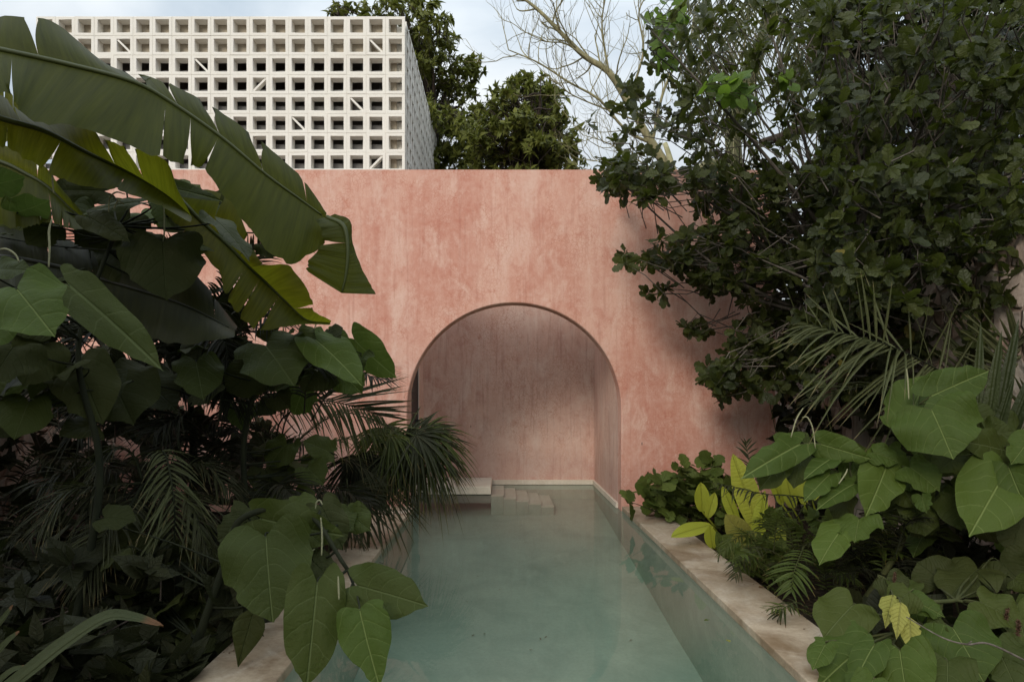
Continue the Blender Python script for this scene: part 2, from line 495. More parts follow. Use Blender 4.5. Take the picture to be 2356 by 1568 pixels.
M_PALMY = leafmat('yellow_green_palm_leaflet', (0.04, 0.055, 0.012), (0.065, 0.082, 0.018), (0.2, 0.2, 0.06), 1, 0, 0, 0.42, 0.4, 0.2, (0.2, 0.25, 0.03), 0.15, 0.1, (0.14, 0.09, 0.03))
M_FERN = leafmat('fern_palm_leaflet', (0.040, 0.060, 0.012), (0.072, 0.098, 0.020), (0.13, 0.15, 0.05), 1, 0, 0, 0.42, 0.4, 0.2, (0.16, 0.22, 0.03), 0.15, 0.1, (0.13, 0.09, 0.03))
M_AGAVE = leafmat('dark_strap_leaf', (0.018, 0.026, 0.007), (0.03, 0.04, 0.011), (0.05, 0.06, 0.03), 1, 0, 0, 0.4, 0.45, 0.06, (0.05, 0.06, 0.02), 0.1)
M_STRAP = leafmat('olive_strap_leaf', (0.028, 0.038, 0.013), (0.04, 0.05, 0.018), (0.12, 0.13, 0.06), 1, 0, 0, 0.5, 0.3, 0.15, (0.12, 0.15, 0.04), 0.1, 0.05, (0.16, 0.06, 0.03))
M_DEAD = leafmat('dry_brown_leaf', (0.13, 0.075, 0.04), (0.2, 0.13, 0.07), (0.22, 0.16, 0.1), 8, 0.7, 0.3, 0.7, 0.2, 0.1, (0.2, 0.12, 0.05), 0.4, 0.3)
M_BARK = bark('grey_fig_bark', (0.10, 0.085, 0.07), (0.22, 0.19, 0.16))
M_BARKD = bark('dark_bark', (0.022, 0.017, 0.013), (0.06, 0.045, 0.035))
M_TWIG = bark('grey_twig', (0.06, 0.05, 0.04), (0.15, 0.13, 0.11), 22)
M_BARE = bark('olive_bare_bark', (0.17, 0.16, 0.09), (0.33, 0.30, 0.17), 10)
M_STEM = bark('green_stem', (0.035, 0.043, 0.015), (0.065, 0.07, 0.025), 9)
M_STEMD = bark('dark_green_stem', (0.010, 0.013, 0.006), (0.02, 0.023, 0.010), 9)
M_PALMTR = bark('pale_palm_stem', (0.30, 0.30, 0.16), (0.45, 0.43, 0.27), 5, 2.0)

def bananamat(name, c0, c1, tcol, trans=0.3):
    m = Mat(name)
    u = m.n('ShaderNodeUVMap', uv_map='uv')
    s = m.n('ShaderNodeSeparateXYZ')
    m.l(u.outputs[0], s.inputs[0])
    t = m.math('ABSOLUTE', s.outputs[0])
    y = s.outputs[1]
    cb = m.n('ShaderNodeCombineXYZ')
    m.l(m.math('MULTIPLY', y, 90.0), cb.inputs[0])
    m.l(m.math('MULTIPLY', s.outputs[0], 1.2), cb.inputs[1])
    nv = m.noise(cb.outputs[0], 1.0, 3, 0.6)
    nw = m.noise(cb.outputs[0], 0.13, 3, 0.6)
    co = m.coord()
    c = m.mix(m.ramp(nv, (0.3, 0), (0.7, 1)), c0, c1)
    c = m.mix(m.math('MULTIPLY', m.ramp(nw, (0.45, 0), (0.7, 1)), 0.4), c, (c1[0] * 1.5, c1[1] * 1.35, c1[2] * 1.1))
    ed = m.ramp(m.math('ADD', t, m.math('MULTIPLY', m.noise(co, 9, 3), 0.06)), (1.005, 0), (1.035, 1))
    c = m.mix(ed, c, (0.10, 0.065, 0.025))
    h = m.math('ADD', m.math('MULTIPLY', nv, 0.4), m.math('MULTIPLY', nw, 2.2))
    b = m.pbr(c, 0.5, 0.16, m.bump(h, 0.6, 0.014))
    tr = m.n('ShaderNodeBsdfTranslucent')
    m.l(m.mix(m.ramp(nv, (0.3, 0), (0.7, 1)), (tcol[0] * .8, tcol[1] * .8, tcol[2] * .8), (tcol[0] * 1.2, tcol[1] * 1.2, tcol[2] * 1.2)), tr.inputs[0])
    mx = m.n('ShaderNodeMixShader')
    mx.inputs[0].default_value = trans
    m.l(b, mx.inputs[1])
    m.l(tr.outputs[0], mx.inputs[2])
    return m.end(mx.outputs[0])
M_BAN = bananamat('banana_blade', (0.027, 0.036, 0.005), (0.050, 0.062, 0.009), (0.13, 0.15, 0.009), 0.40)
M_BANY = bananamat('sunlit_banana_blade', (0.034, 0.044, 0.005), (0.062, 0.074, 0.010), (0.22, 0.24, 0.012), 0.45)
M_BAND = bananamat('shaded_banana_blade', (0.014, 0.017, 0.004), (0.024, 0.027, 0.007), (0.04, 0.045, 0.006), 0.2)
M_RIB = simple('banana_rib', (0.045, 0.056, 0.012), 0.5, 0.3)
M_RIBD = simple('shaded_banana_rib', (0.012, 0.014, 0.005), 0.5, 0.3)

# ------------------------------------------------------------------ leaves
HEART = [(0, 1.0), (0.05, 0.972), (0.21, 0.915), (0.49, 0.825), (0.77, 0.68), (0.94, 0.49), (1.0, 0.27), (0.98, 0.06), (0.86, -0.10), (0.64, -0.19), (0.38, -0.185), (0.15, -0.085), (0.0, 0.0)]
BROAD = [(0, 1.0), (0.10, 0.95), (0.35, 0.82), (0.66, 0.62), (0.90, 0.40), (1.0, 0.2), (0.95, 0.05), (0.75, -0.04), (0.45, -0.06), (0.2, -0.03), (0.0, 0.0)]
FIG = [(0, 1.0), (0.30, 0.985), (0.62, 0.92), (0.66, 0.83), (0.95, 0.74), (0.96, 0.63), (0.66, 0.56), (0.90, 0.46), (0.80, 0.36), (0.48, 0.26), (0.22, 0.13), (0.05, 0.05), (0.0, 0.0)]
LANCE = [(0, 1.0), (0.22, 0.86), (0.6, 0.65), (0.95, 0.42), (0.95, 0.25), (0.55, 0.1), (0.0, 0.0)]
STRAP = [(0, 1.0), (0.45, 0.9), (0.85, 0.72), (1.0, 0.55), (0.95, 0.35), (0.7, 0.15), (0.35, 0.02), (0, 0)]
BLADE = [(0, 1.0), (0.5, 0.8), (0.9, 0.5), (1.0, 0.25), (0.6, 0.03), (0.0, 0.0)]

class T:
    def __init__(s, half, ny, nt_, y0=0.12, rag=0.0, rng=None, asym=0.0):
        o = catmull(half, ny + 1)
        o[:, 0] = np.maximum(o[:, 0], 0)
        o[0] = half[0]
        o[-1] = half[-1]
        ysp = np.clip((o[:, 1] - y0) / (1 - y0), 0, 1)
        k = ny + 1
        V = [np.stack([np.zeros(k), ysp], 1)]
        F_ = []
        for si, sg in enumerate((1, -1)):
            oo = o.copy()
            if rag and rng is not None:
                q = np.convolve(rng.normal(0, 1, k + 4), [.25, .5, .25, .2, .1], 'valid')[:k]
                oo[1:-1, 0] *= 1 + rag * q[1:-1]
                oo[1:-1, 1] += rag * 0.35 * q[::-1][1:-1]
                for _ in range(rng.integers(0, 1 + int(rag * 80)) if k > 15 else 0):
                    bi = rng.integers(3, k - 8)
                    oo[bi:bi + 2, 0] *= rng.uniform(.78, .93)
            for j in range(1, nt_ + 1):
                a = j / nt_
                V.append(np.stack([sg * oo[:, 0] * a, ysp * (1 - a) + oo[:, 1] * a], 1))
            def ix(i, j):
                return i if j == 0 else k * (1 + si * nt_ + (j - 1)) + i
            for i in range(ny):
                for j in range(nt_):
                    q = [ix(i, j), ix(i + 1, j), ix(i + 1, j + 1), ix(i, j + 1)]
                    F_.append(q if sg > 0 else q[::-1])
        v = np.concatenate(V)
        s.x, s.y, s.f = v[:, 0], v[:, 1], np.array(F_)

def place(mb, t, base, e, n, L_, hw, droop=0.1, fold=0.15, curl=0.0, wave=0.06, grav=0.0, rng=RNG, quilt=0.0, nv=7, kw=9.0):
    base = np.atleast_2d(base)
    N = len(base)
    e = nrm(np.broadcast_to(np.atleast_2d(e), (N, 3)))
    n = np.broadcast_to(np.atleast_2d(n), (N, 3))
    wv = nrm(np.cross(e, n))
    n = np.cross(wv, e)
    col = lambda a: np.broadcast_to(np.asarray(a, float).reshape(-1, 1), (N, 1))
    L_, hw, droop, fold, curl, wave, grav = map(col, (L_, hw, droop, fold, curl, wave, grav))
    x, y = t.x[None, :], t.y[None, :]
    ph = rng.uniform(0, 6.28, (N, 1))
    ax = np.abs(x)
    z = -droop * L_ * np.sign(y) * y ** 2 + fold * ax * hw - curl * ax ** 2 * hw
    z = z + wave * hw * ax ** 2 * np.sin(kw * y + ph + 1.7 * np.sign(x))
    z = z + 0.5 * wave * hw * np.sin(3.1 * x + ph * 2) * np.sin(6.5 * y + ph * 3) * np.minimum(ax * 2.5, 1)
    if quilt:
        pz = (y - 0.28 * ax * hw / L_ - 1.9 * (ax * hw / L_) ** 2) * nv
        z = z + quilt * hw * np.sqrt(np.minimum(ax * 3, 1)) * (0.5 - np.abs((pz % 1) - 0.5) * 1.0) * 2 * (1 - ax ** 4)
    v = base[:, None, :] + wv[:, None, :] * (x * hw)[..., None] + e[:, None, :] * (y * L_)[..., None] + n[:, None, :] * z[..., None]
    v[..., 2] -= grav * L_ * np.abs(y) ** 2
    uv = np.stack([x * hw / L_ + 0.5, np.broadcast_to(y, (N, len(t.y)))], -1)
    f = (t.f[None] + (np.arange(N) * len(t.x))[:, None, None]).reshape(-1, 4)
    mb.add(v.reshape(-1, 3), f, uv.reshape(-1, 2))

T_FIG = T(FIG, 12, 2, 0.1)
T_LANCE = T(LANCE, 5, 1, 0.2)
T_BLADE = T(BLADE, 7, 1, 0.05)
T_HEART_S = T(HEART, 14, 3, 0.1)
CAM = np.array([0, 0, EYE])

def handleaf(bx, by, bd, tx, ty, td, hw, half=HEART, tilt=0.35, roll=0.0, droop=0.16, fold=0.18, curl=0.16, wave=0.19, rag=0.04, quilt=0.032, nv=4.2):
    """one big leaf from its petiole at one point to its tip at another, facing the open side where light comes from"""
    mb = MB()
    b, t = P(bx, by, bd), P(tx, ty, td)
    e = nrm(t - b)
    n = nrm(CAM - (b + t) / 2) + np.array([0, 0, tilt])
    n = nrm(n - e * np.dot(n, e))
    wv = np.cross(e, n)
    roll = roll + RNG.normal(0, .16)
    n = n * math.cos(roll) + wv * math.sin(roll)
    tt = T(half, 30, 6, 0.12, rag, RNG)
    place(mb, tt, b, e, n, np.linalg.norm(t - b), hw * (bd + td) / 2 / F, droop, fold, curl, wave, quilt=quilt, nv=nv)
    return mb, b, e

def frond(mb, rib, pts, nl=40, Lmax=0.4, hw=0.012, a0=65, a1=25, grav=0.25, up=(0, 0, 1), r0=0.012, lift=0.25, start=0.12, jit=0.12, sides=(1, -1), prof=None, fold=0.3):
    p = catmull(pts, 60)
    rib.tube(p[::3], np.linspace(r0, r0 * 0.25, 5), 5)
    tg = nrm(np.gradient(p, axis=0))
    up = np.asarray(up, float)
    B, E, N_, LL, H, G = [], [], [], [], [], []
    for sd in sides:
        for i in range(nl):
            s = start + (1 - start) * (i + 0.5 * (sd > 0)) / nl
            s = min(s, 0.995)
            q = s * 59
            k = int(q)
            pt = p[k] + (p[min(k + 1, 59)] - p[k]) * (q - k)
            t = tg[k]
            bb = nrm(np.cross(t, up))
            nn = np.cross(bb, t)
            a = math.radians(a0 + (a1 - a0) * s + RNG.normal(0, 6))
            d = t * math.cos(a) + bb * sd * math.sin(a) + nn * (lift + RNG.normal(0, jit))
            u = (s - start) / (1 - start)
            pr = (0.45 + 1.1 * u) if u < 0.5 else (1.0 - 0.75 * ((u - 0.5) / 0.5) ** 1.6)
            B.append(pt); E.append(nrm(d)); N_.append(nrm(nn + RNG.normal(0, 0.25, 3)))
            LL.append(Lmax * pr * RNG.uniform(0.85, 1.1)); H.append(hw * RNG.uniform(0.8, 1.15) * (0.6 + 0.4 * pr)); G.append(grav * RNG.uniform(0.6, 1.5))
    place(mb, T_BLADE, np.array(B), np.array(E), np.array(N_), LL, H, 0.02, fold, 0, 0.0, np.array(G))

def fan(mb, c, d, n, Rr, nseg=34, spread=250, hw=0.018, grav=0.25):
    d, n = nrm(d), nrm(n)
    sdv = nrm(np.cross(d, n))
    n = np.cross(sdv, d)
    a = np.radians(np.linspace(-spread / 2, spread / 2, nseg) + RNG.normal(0, 2, nseg))
    E = d[None] * np.cos(a)[:, None] + sdv[None] * np.sin(a)[:, None] + n[None] * RNG.normal(0.0, 0.07, nseg)[:, None]
    Ls = Rr * (0.75 + 0.25 * np.cos(a / 1.6)) * RNG.uniform(0.9, 1.08, nseg)
    place(mb, T_BLADE, np.repeat(c[None], nseg, 0), E, n, Ls, hw, 0.0, 0.35, 0, 0, grav * RNG.uniform(0.5, 1.6, nseg))

def inpoly(poly, n, rng):
    poly = np.asarray(poly, float)
    lo, hi = poly.min(0), poly.max(0)
    outp = []
    while len(outp) < n:
        x, y = rng.uniform(lo[0], hi[0]), rng.uniform(lo[1], hi[1])
        ins = False
        j = len(poly) - 1
        for i in range(len(poly)):
            xi, yi = poly[i]
            xj, yj = poly[j]
            if (yi > y) != (yj > y) and x < (xj - xi) * (y - yi) / (yj - yi) + xi:
                ins = not ins
            j = i
        if ins:
            outp.append((x, y))
    return outp

def rosettes(mb, tw, cents, dirs, t, nmin, nmax, Lr, asp, spread=(35, 95), twig=0.4, hub=None, droop=0.15, fold=0.15, wave=0.1, rng=RNG, upmix=0.5, tr=0.006):
    B, E, N_, LL = [], [], [], []
    for c, d in zip(cents, dirs):
        d = nrm(d)
        a = nrm(np.cross(d, [0.2, 0.3, 0.9] if abs(d[2]) < 0.9 else [1, 0, 0]))
        b = np.cross(d, a)
        k = rng.integers(nmin, nmax + 1)
        off = rng.uniform(0, 6.28)
        for i in range(k):
            th = off + i * 2.4 + rng.normal(0, 0.3)
            sp = math.radians(rng.uniform(*spread))
            rad = a * math.cos(th) + b * math.sin(th)
            e = d * math.cos(sp) + rad * math.sin(sp)
            B.append(c - d * rng.uniform(0, 0.12) * Lr[1] * 2)
            E.append(e)
            N_.append(nrm(d * 0.8 - rad * 0.3 + np.array([0, 0, upmix]) + rng.normal(0, 0.35, 3)))
            LL.append(rng.uniform(*Lr))
        if tw is not None and twig:
            l = twig * rng.uniform(0.6, 1.5)
            if hub is not None:
                d = nrm(c - hub + rng.normal(0, .5, 3))
            m1 = c - d * l * 0.5 + rng.normal(0, 0.05 * l / .4, 3)
            tw.tube([c, m1, c - d * l + rng.normal(0, 0.1 * l / .4, 3) + np.array([0.05, 0.05, -0.05])], [tr * .5, tr, tr * 1.3], 4, cap=False)
    LL = np.array(LL)
    place(mb, t, np.array(B), np.array(E), np.array(N_), LL, LL * asp * rng.uniform(0.85, 1.15, len(LL)), rng.uniform(0, droop * 2, len(LL)), fold * rng.uniform(0.2, 1.6, len(LL)), 0.1, wave)

def grow(mb, p, d, length, r, depth, rng, spread=0.5, up=0.15, seg=5, kids=(2, 3)):
    pts = [p]
    d = nrm(d)
    for i in range(seg):
        d = nrm(d + rng.normal(0, 0.13, 3) + np.array([0, 0, up * 0.3]))
        pts.append(pts[-1] + d * length / seg)
    mb.tube(pts, [r, r * 0.6], 5 if depth > 1 else 4, cap=False)
    if depth > 0:
        k = rng.integers(kids[0], kids[1] + 1)
        for i in range(k):
            s = rng.uniform(0.35, 1.0) if i else 1.0
            q = pts[int(s * seg)]
            grow(mb, q, d + rng.normal(0, spread, 3) + np.array([0, 0, up]), length * rng.uniform(0.5, 0.8), r * (0.6 if i == 0 else 0.45), depth - 1, rng, spread, up, max(3, seg - 1), kids)

# ------------------------------------------------------------------ the setting: ground, pool
XL, XR = -1.28, 1.715                        # pool edges between the two copings
WY, WB = 9.75, 12.7                         # front of the pink wall, back of its niche
NL, NR = -1.47, 1.70                       # niche side walls
AX, AR, AZ = 0.163, 1.53, 1.37            # arch centre, radius, spring line
WTOP, WX0, WX1 = 4.8, -7.2, 3.89

g = MB()
xs, ys = [-600, -1.70, 2.12, 600], [-200, 0.6, 12.9, 1500]
for i in range(3):
    for j in range(3):
        if not (i == 1 and j == 1):
            nx = 1
            g.quad((xs[i], ys[j], -0.12), (xs[i + 1], ys[j], -0.12), (xs[i + 1], ys[j + 1], -0.12), (xs[i], ys[j + 1], -0.12))
tag(g.build('ground', M_SOIL, smooth=False), kind='structure', label='dark planted soil around the pool')

b = MB()
fy = np.array([0.8, 3.0, 5.0, 6.8, 8.3, 9.75, 11.4, WB])
fz = np.interp(fy, [0.8, 6.8, 11.4, WB], [-1.15, -0.80, -0.42, -0.34])
for i in range(len(fy) - 1):
    y0, y1, z0, z1 = fy[i], fy[i + 1], fz[i], fz[i + 1]
    xl, xr = (XL, XR) if y0 < WY - 0.01 else (NL, NR)
    b.quad((xl, y0, z0), (xr, y0, z0), (xr, y1, z1), (xl, y1, z1))
    b.quad((xl, y1, z1), (xl, y1, -0.06), (xl, y0, -0.06), (xl, y0, z0))
    b.quad((xr, y0, z0), (xr, y0, -0.06), (xr, y1, -0.06), (xr, y1, z1))
b.quad((NL, WB, -0.06), (NL, WB, fz[-1]), (NR, WB, fz[-1]), (NR, WB, -0.06))
b.quad((XL, .8, fz[0]), (XL, .8, -0.06), (XR, .8, -0.06), (XR, .8, fz[0]))
b.quad((NL, WY, fz[5]), (NL, WY, -0.06), (XL, WY, -0.06), (XL, WY, fz[5]))
b.quad((XR, WY, fz[5]), (XR, WY, -0.06), (NR, WY, -0.06), (NR, WY, fz[5]))
tag(b.build('pool_basin', M_BASIN, smooth=False), kind='structure', label='grey green plastered pool basin')

wm = MB()
WZ = -0.08
wp = [(XL - .004, .79), (XR + .004, .79), (XR + .004, WY), (NR + .004, WY), (NR + .004, WB + .004), (NL - .004, WB + .004), (NL - .004, WY), (XL - .004, WY)]
n_ = len(wp)
v = [(x, y, WZ) for x, y in wp] + [(x, y, -1.6) for x, y in wp]
f = [list(range(n_)), [n_ + i for i in range(n_)][::-1]] + [[i, i + n_, (i + 1) % n_ + n_, (i + 1) % n_] for i in range(n_)]
wm.add(v, f)
tag(wm.build('pool_water', M_WATER, smooth=False), kind='structure', label='still green pool water')

def bevelled(o, wdt=0.008, seg=2):
    m = o.modifiers.new('edge', 'BEVEL')
    m.width = wdt
    m.segments = seg
    m.limit_method = 'ANGLE'
    return o
for x0, x1, lb in ((XR - .015, 2.17, 'stained concrete coping along the flower bed side'), (-1.75, XL + .015, 'concrete coping half hidden by big leaves')):
    c = MB()
    c.box(x0, x1, .5, WY - 0.003, -0.062, 0)
    c.box(x0 + .05, x1 - .05, .5, WY - 0.003, -0.6, -0.064)
    o = bevelled(c.build('pool_coping', M_COPING, smooth=False))
    tag(o, kind='structure', label=lb)

# ------------------------------------------------------------------ pink wall with its arched niche
wall = thing('garden_wall', (AX, WY, 0), 'tall pink lime plastered wall with a round arch over the pool end', 'wall')
m = MB()
na = 72
arch = [(AX - AR * math.cos(t), AZ + AR * math.sin(t)) for t in np.linspace(0, math.pi, na)]
BE = 0.012
archo = [(AX - (AR + BE) * math.cos(t), AZ + (AR + BE) * math.sin(t)) for t in np.linspace(0, math.pi, na)]
zb = -0.075
xl, xr = arch[0][0], arch[-1][0]
TH = 0.3
yf, yb = WY, WY + TH
def vq(x0, z0, x1, z1, y):
    m.quad((x0, y, z0), (x1, y, z0), (x1, y, z1), (x0, y, z1))
for y in (yf, yb):
    vq(WX0, zb, xl - BE, AZ, y); vq(WX0, AZ, xl - BE, WTOP, y)
    vq(xr + BE, zb, WX1, AZ, y); vq(xr + BE, AZ, WX1, WTOP, y)
    for (x0, z0), (x1, z1) in zip(archo[:-1], archo[1:]):
        m.quad((x0, y, z0), (x1, y, z1), (x1, y, WTOP), (x0, y, WTOP))
prof_o = [(xl - BE, zb)] + archo + [(xr + BE, zb)]
prof_i = [(xl, zb)] + arch + [(xr, zb)]
k = len(prof_i)
vv, uu = [], []
for ring, y in ((prof_o, yf), (prof_i, yf + BE), (prof_i, yb - BE), (prof_o, yb)):
    vv += [(x, y, z) for x, z in ring]
ff = [[r * k + i, r * k + i + 1, (r + 1) * k + i + 1, (r + 1) * k + i] for r in range(3) for i in range(k - 1)]
m.add(vv, ff)
m.quad((WX0, yf, WTOP), (WX1, yf, WTOP), (WX1, yb, WTOP), (WX0, yb, WTOP))
m.quad((WX1, yf, zb), (WX1, yb, zb), (WX1, yb, WTOP), (WX1, yf, WTOP))
m.quad((WX0, yf, zb), (WX0, yb, zb), (WX0, yb, WTOP), (WX0, yf, WTOP))
m.build('arched_face', M_PINK, wall, smooth=False)
m = MB()
DZ = 2.35
Y0, Y1 = 10.98, 11.95                       # door opening in the niche's side
NB = yb + .002
m.quad((NR, NB, -0.06), (NR, WB, -0.06), (NR, WB, WTOP), (NR, NB, WTOP))
m.quad((NL, WB, -0.06), (NR, WB, -0.06), (NR, WB, WTOP), (NL, WB, WTOP))
m.quad((NL, Y1, -0.06), (NL, WB, -0.06), (NL, WB, WTOP), (NL, Y1, WTOP))
m.quad((NL, NB, -0.06), (NL, Y0, -0.06), (NL, Y0, WTOP), (NL, NB, WTOP))
m.quad((NL, Y0, DZ), (NL, Y1, DZ), (NL, Y1, WTOP), (NL, Y0, WTOP))
m.quad((NL - .02, NB, -0.06), (xl - BE, NB, -0.06), (xl - BE, NB, WTOP), (NL - .02, NB, WTOP))
m.build('niche_wall', M_NICHE, wall, smooth=False)
m = MB()
m.box(NL - .3, NR + .3, NB, WB - 1.75, 3.5, 3.7)
m.build('unseen_niche_roof', M_NICHE, wall, smooth=False)  # out of view; its reach is cut to set the light on the back wall
m = MB()
m.box(NL - .10, NL - .03, Y0 - .15, Y1 + .15, -0.2, DZ + .15)
dr = m.build('door', M_DOOR, wall, smooth=False)
m = MB()
m.box(NL - .04, NL + .03, 11.80, 11.84, 1.02, 1.16)
m.build('handle', M_DOOR, dr, smooth=False)
m = MB()
m.box(NR - .035, NR + .03, yb, WB - .04, -0.075, 0.0)
m.box(NL - .02, NR + .03, WB - .04, WB + .05, -0.075, 0.008)
m.build('stone_ledge', M_SLAB, wall, smooth=False)

o = MB()
o.box(NL + .003, -0.2, 11.39, WB - .045, -0.072, 0.056)
o = bevelled(o.build('bench_slab', M_SLAB, smooth=False, loc=(-0.8, 12.0, 0)), 0.006)
tag(o, 'pale concrete slab hovering just above the water in the arched niche', 'bench')
st = thing('pool_steps', (0.3, 12.0, -0.4), 'five submerged steps going down from the pale slab', 'steps')
o = MB()
for i in range(5):
    o.box(-0.2 + .003 + i * 0.21, -0.2 + (i + 1) * 0.21 - .001, 11.39 + .006, WB - .05, -0.45, -0.112 - 0.045 * i)
o.build('riser_block', M_BASIN, st, smooth=False)
for i in range(5):
    o = MB()
    o.box(-0.2 + .002 + i * 0.21, -0.2 + (i + 1) * 0.21 + .006, 11.39 + .002, WB - .046, -0.110 - 0.045 * i, -0.088 - 0.045 * i)
    bevelled(o.build('tread', M_STEP, st, smooth=False), 0.004)

# ------------------------------------------------------------------ white block screen building
PI_, BX, BY, BZ = 0.4, -2.014, 14.06, 9.37
NC, NRW, NSD = 19, 14, 20
bld = thing('block_screen_building', (-6, 18, -0.12), 'white building wrapped in an open square concrete block screen above the pink wall', 'building')
def screen(org, du, dn, cols, rows):
    """square breeze blocks: org = top corner, du = unit along the row, dn = unit into the wall"""
    s_ = MB()
    du, dn, dz = map(lambda q: np.asarray(q, float), (du, dn, (0, 0, -1)))
    rings = ((0.0, 0.008), (0.006, 0.0), (0.060, 0.0), (0.066, 0.006), (0.072, 0.2), (0.0, 0.2))
    for c_ in range(cols):
        for r_ in range(rows):
            o_ = org + du * c_ * PI_ + dz * r_ * PI_
            jt = RNG.normal(0, 0.0022)
            vv = []
            for a, dp in rings:
                for (sx, sy) in ((a, a), (PI_ - a, a), (PI_ - a, PI_ - a), (a, PI_ - a)):
                    jx, jz = (RNG.normal(0, .0022, 2) if a else (0, 0))
                    vv.append(o_ + du * (sx + jx) + dz * (sy + jz) + dn * (dp + jt * (dp == 0)))
            s_.add(vv, [[q * 4 + i, q * 4 + (i + 1) % 4, (q + 1) * 4 + (i + 1) % 4, (q + 1) * 4 + i] for q in range(5) for i in range(4)])
    return s_
screen(np.array([BX, BY, BZ]), (-1, 0, 0), (0, 1, 0), NC, NRW).build('front_screen', M_WHITE, bld, smooth=False)
screen(np.array([BX + .001, BY + .2 + .003, BZ]), (0, 1, 0), (-1, 0, 0), NSD, NRW).build('side_screen', M_WHITE, bld, smooth=False)
m = MB()
m.box(BX - .003 - PI_ * NC, BX - .205, BY + .203, BY + .26, BZ - 2 * PI_, BZ - .01)
m.box(BX - PI_, BX - .205, BY + .203, BY + .26, BZ - NRW * PI_, BZ - 2 * PI_ - .003)
m.build('backing_panel', M_BEIGE, bld, smooth=False)
m = MB()
for r_ in range(2, NRW):
    z = BZ - (r_ + 1) * PI_
    hgt = 0.19 if r_ < 4 else 0.245
    m.box(BX - PI_ * NC, BX - PI_ - .003, BY + .22, BY + .27, z + 0.02, z + hgt)
for c_ in range(1, NC):
    m.box(BX - PI_ * c_ - .2, BX - PI_ * c_ - .12, BY + .405, BY + .46, BZ - NRW * PI_, BZ - 2 * PI_ - .01)
m.build('inner_lattice', M_GREYSILL, bld, smooth=False)
m = MB()
m.box(BX - PI_ * NC, BX - .205, BY + 1.4, BY + 1.5, 2, BZ - .05)
m.build('inner_wall', M_DARKROOM, bld, smooth=False)
m = MB()
m.box(BX - PI_ * NC, BX - .205, BY + .27, BY + 8.2, BZ - .12, BZ - .02)
m.build('roof', M_BEIGE, bld, smooth=False)
m = MB()
m.box(BX - PI_ * NC, BX - .003, BY + .02, BY + 8.2, -0.2, BZ - NRW * PI_ - .002)
m.box(BX - 1.2, BX - 1.1, BY + 1.51, BY + 8.2, BZ - NRW * PI_, BZ - .13)
m.build('plain_wall', M_BEIGE, bld, smooth=False)
for c_, r_, sg in ((1, 1, 1), (2, 4, 1), (5, 5, 1), (7, 3, -1), (10, 2, 1), (14, 1, 1), (1, 7, -1)):
    m = MB()
    cx, cz = BX - (c_ + .5) * PI_, BZ - (r_ + .5) * PI_
    a, hw_ = 0.126, 0.019
    d = np.array([a, 0, -a * sg])
    pn = nrm(np.array([sg, 0, 1.0])) * hw_
    ct = np.array([cx, BY + .012, cz])
    ring = [ct - d - pn, ct + d - pn, ct + d + pn, ct - d + pn]
    m.add(ring + [q + np.array([0, .12, 0]) for q in ring], [[0, 1, 2, 3], [0, 4, 5, 1], [3, 2, 6, 7], [4, 7, 6, 5], [0, 3, 7, 4], [1, 5, 6, 2]])
    m.build('diagonal_bar', M_WHITE, bld, smooth=False)

# ------------------------------------------------------------------ rubble walls round the garden
def stonewall(x0, y0, x1, y1, h, th, label, loc):
    m = MB()
    a, b_ = np.array([x0, y0, 0.]), np.array([x1, y1, 0.])
    d = nrm(b_ - a)
    pn = np.array([-d[1], d[0], 0])
    nn, mm = 46, 12
    for sd in (0, 1):
        vv = []
        for i in range(nn + 1):
            for j in range(mm + 1):
                jz = -0.3 + (h + .3) * j / mm + (0.05 * math.sin(i * 1.7) + RNG.normal(0, .025)) * (j == mm)
                vv.append(a + (b_ - a) * i / nn + pn * (th * sd + RNG.normal(0, .018)) + np.array([0, 0, jz]))
        m.add(vv, [[i * (mm + 1) + j, (i + 1) * (mm + 1) + j, (i + 1) * (mm + 1) + j + 1, i * (mm + 1) + j + 1] for i in range(nn) for j in range(mm)])
    o0, o1 = 0, (nn + 1) * (mm + 1)
    m.f += [[o0 + i * (mm + 1) + mm, o0 + (i + 1) * (mm + 1) + mm, o1 + (i + 1) * (mm + 1) + mm, o1 + i * (mm + 1) + mm] for i in range(nn)]
    tag(m.build('stone_wall', M_RUBBLE, smooth=False, loc=loc), label, 'wall')
stonewall(4.75, 3.2, 4.75, 13.0, 2.9, 0.4, 'rough rubble stone wall behind the fig tree and heart leaves', (4.9, 8, 0))
stonewall(-5.5, 3.0, -5.5, 9.7, 1.9, 0.4, 'pale and pink rubble stone wall behind the shaded palms', (-5.4, 6, 0))

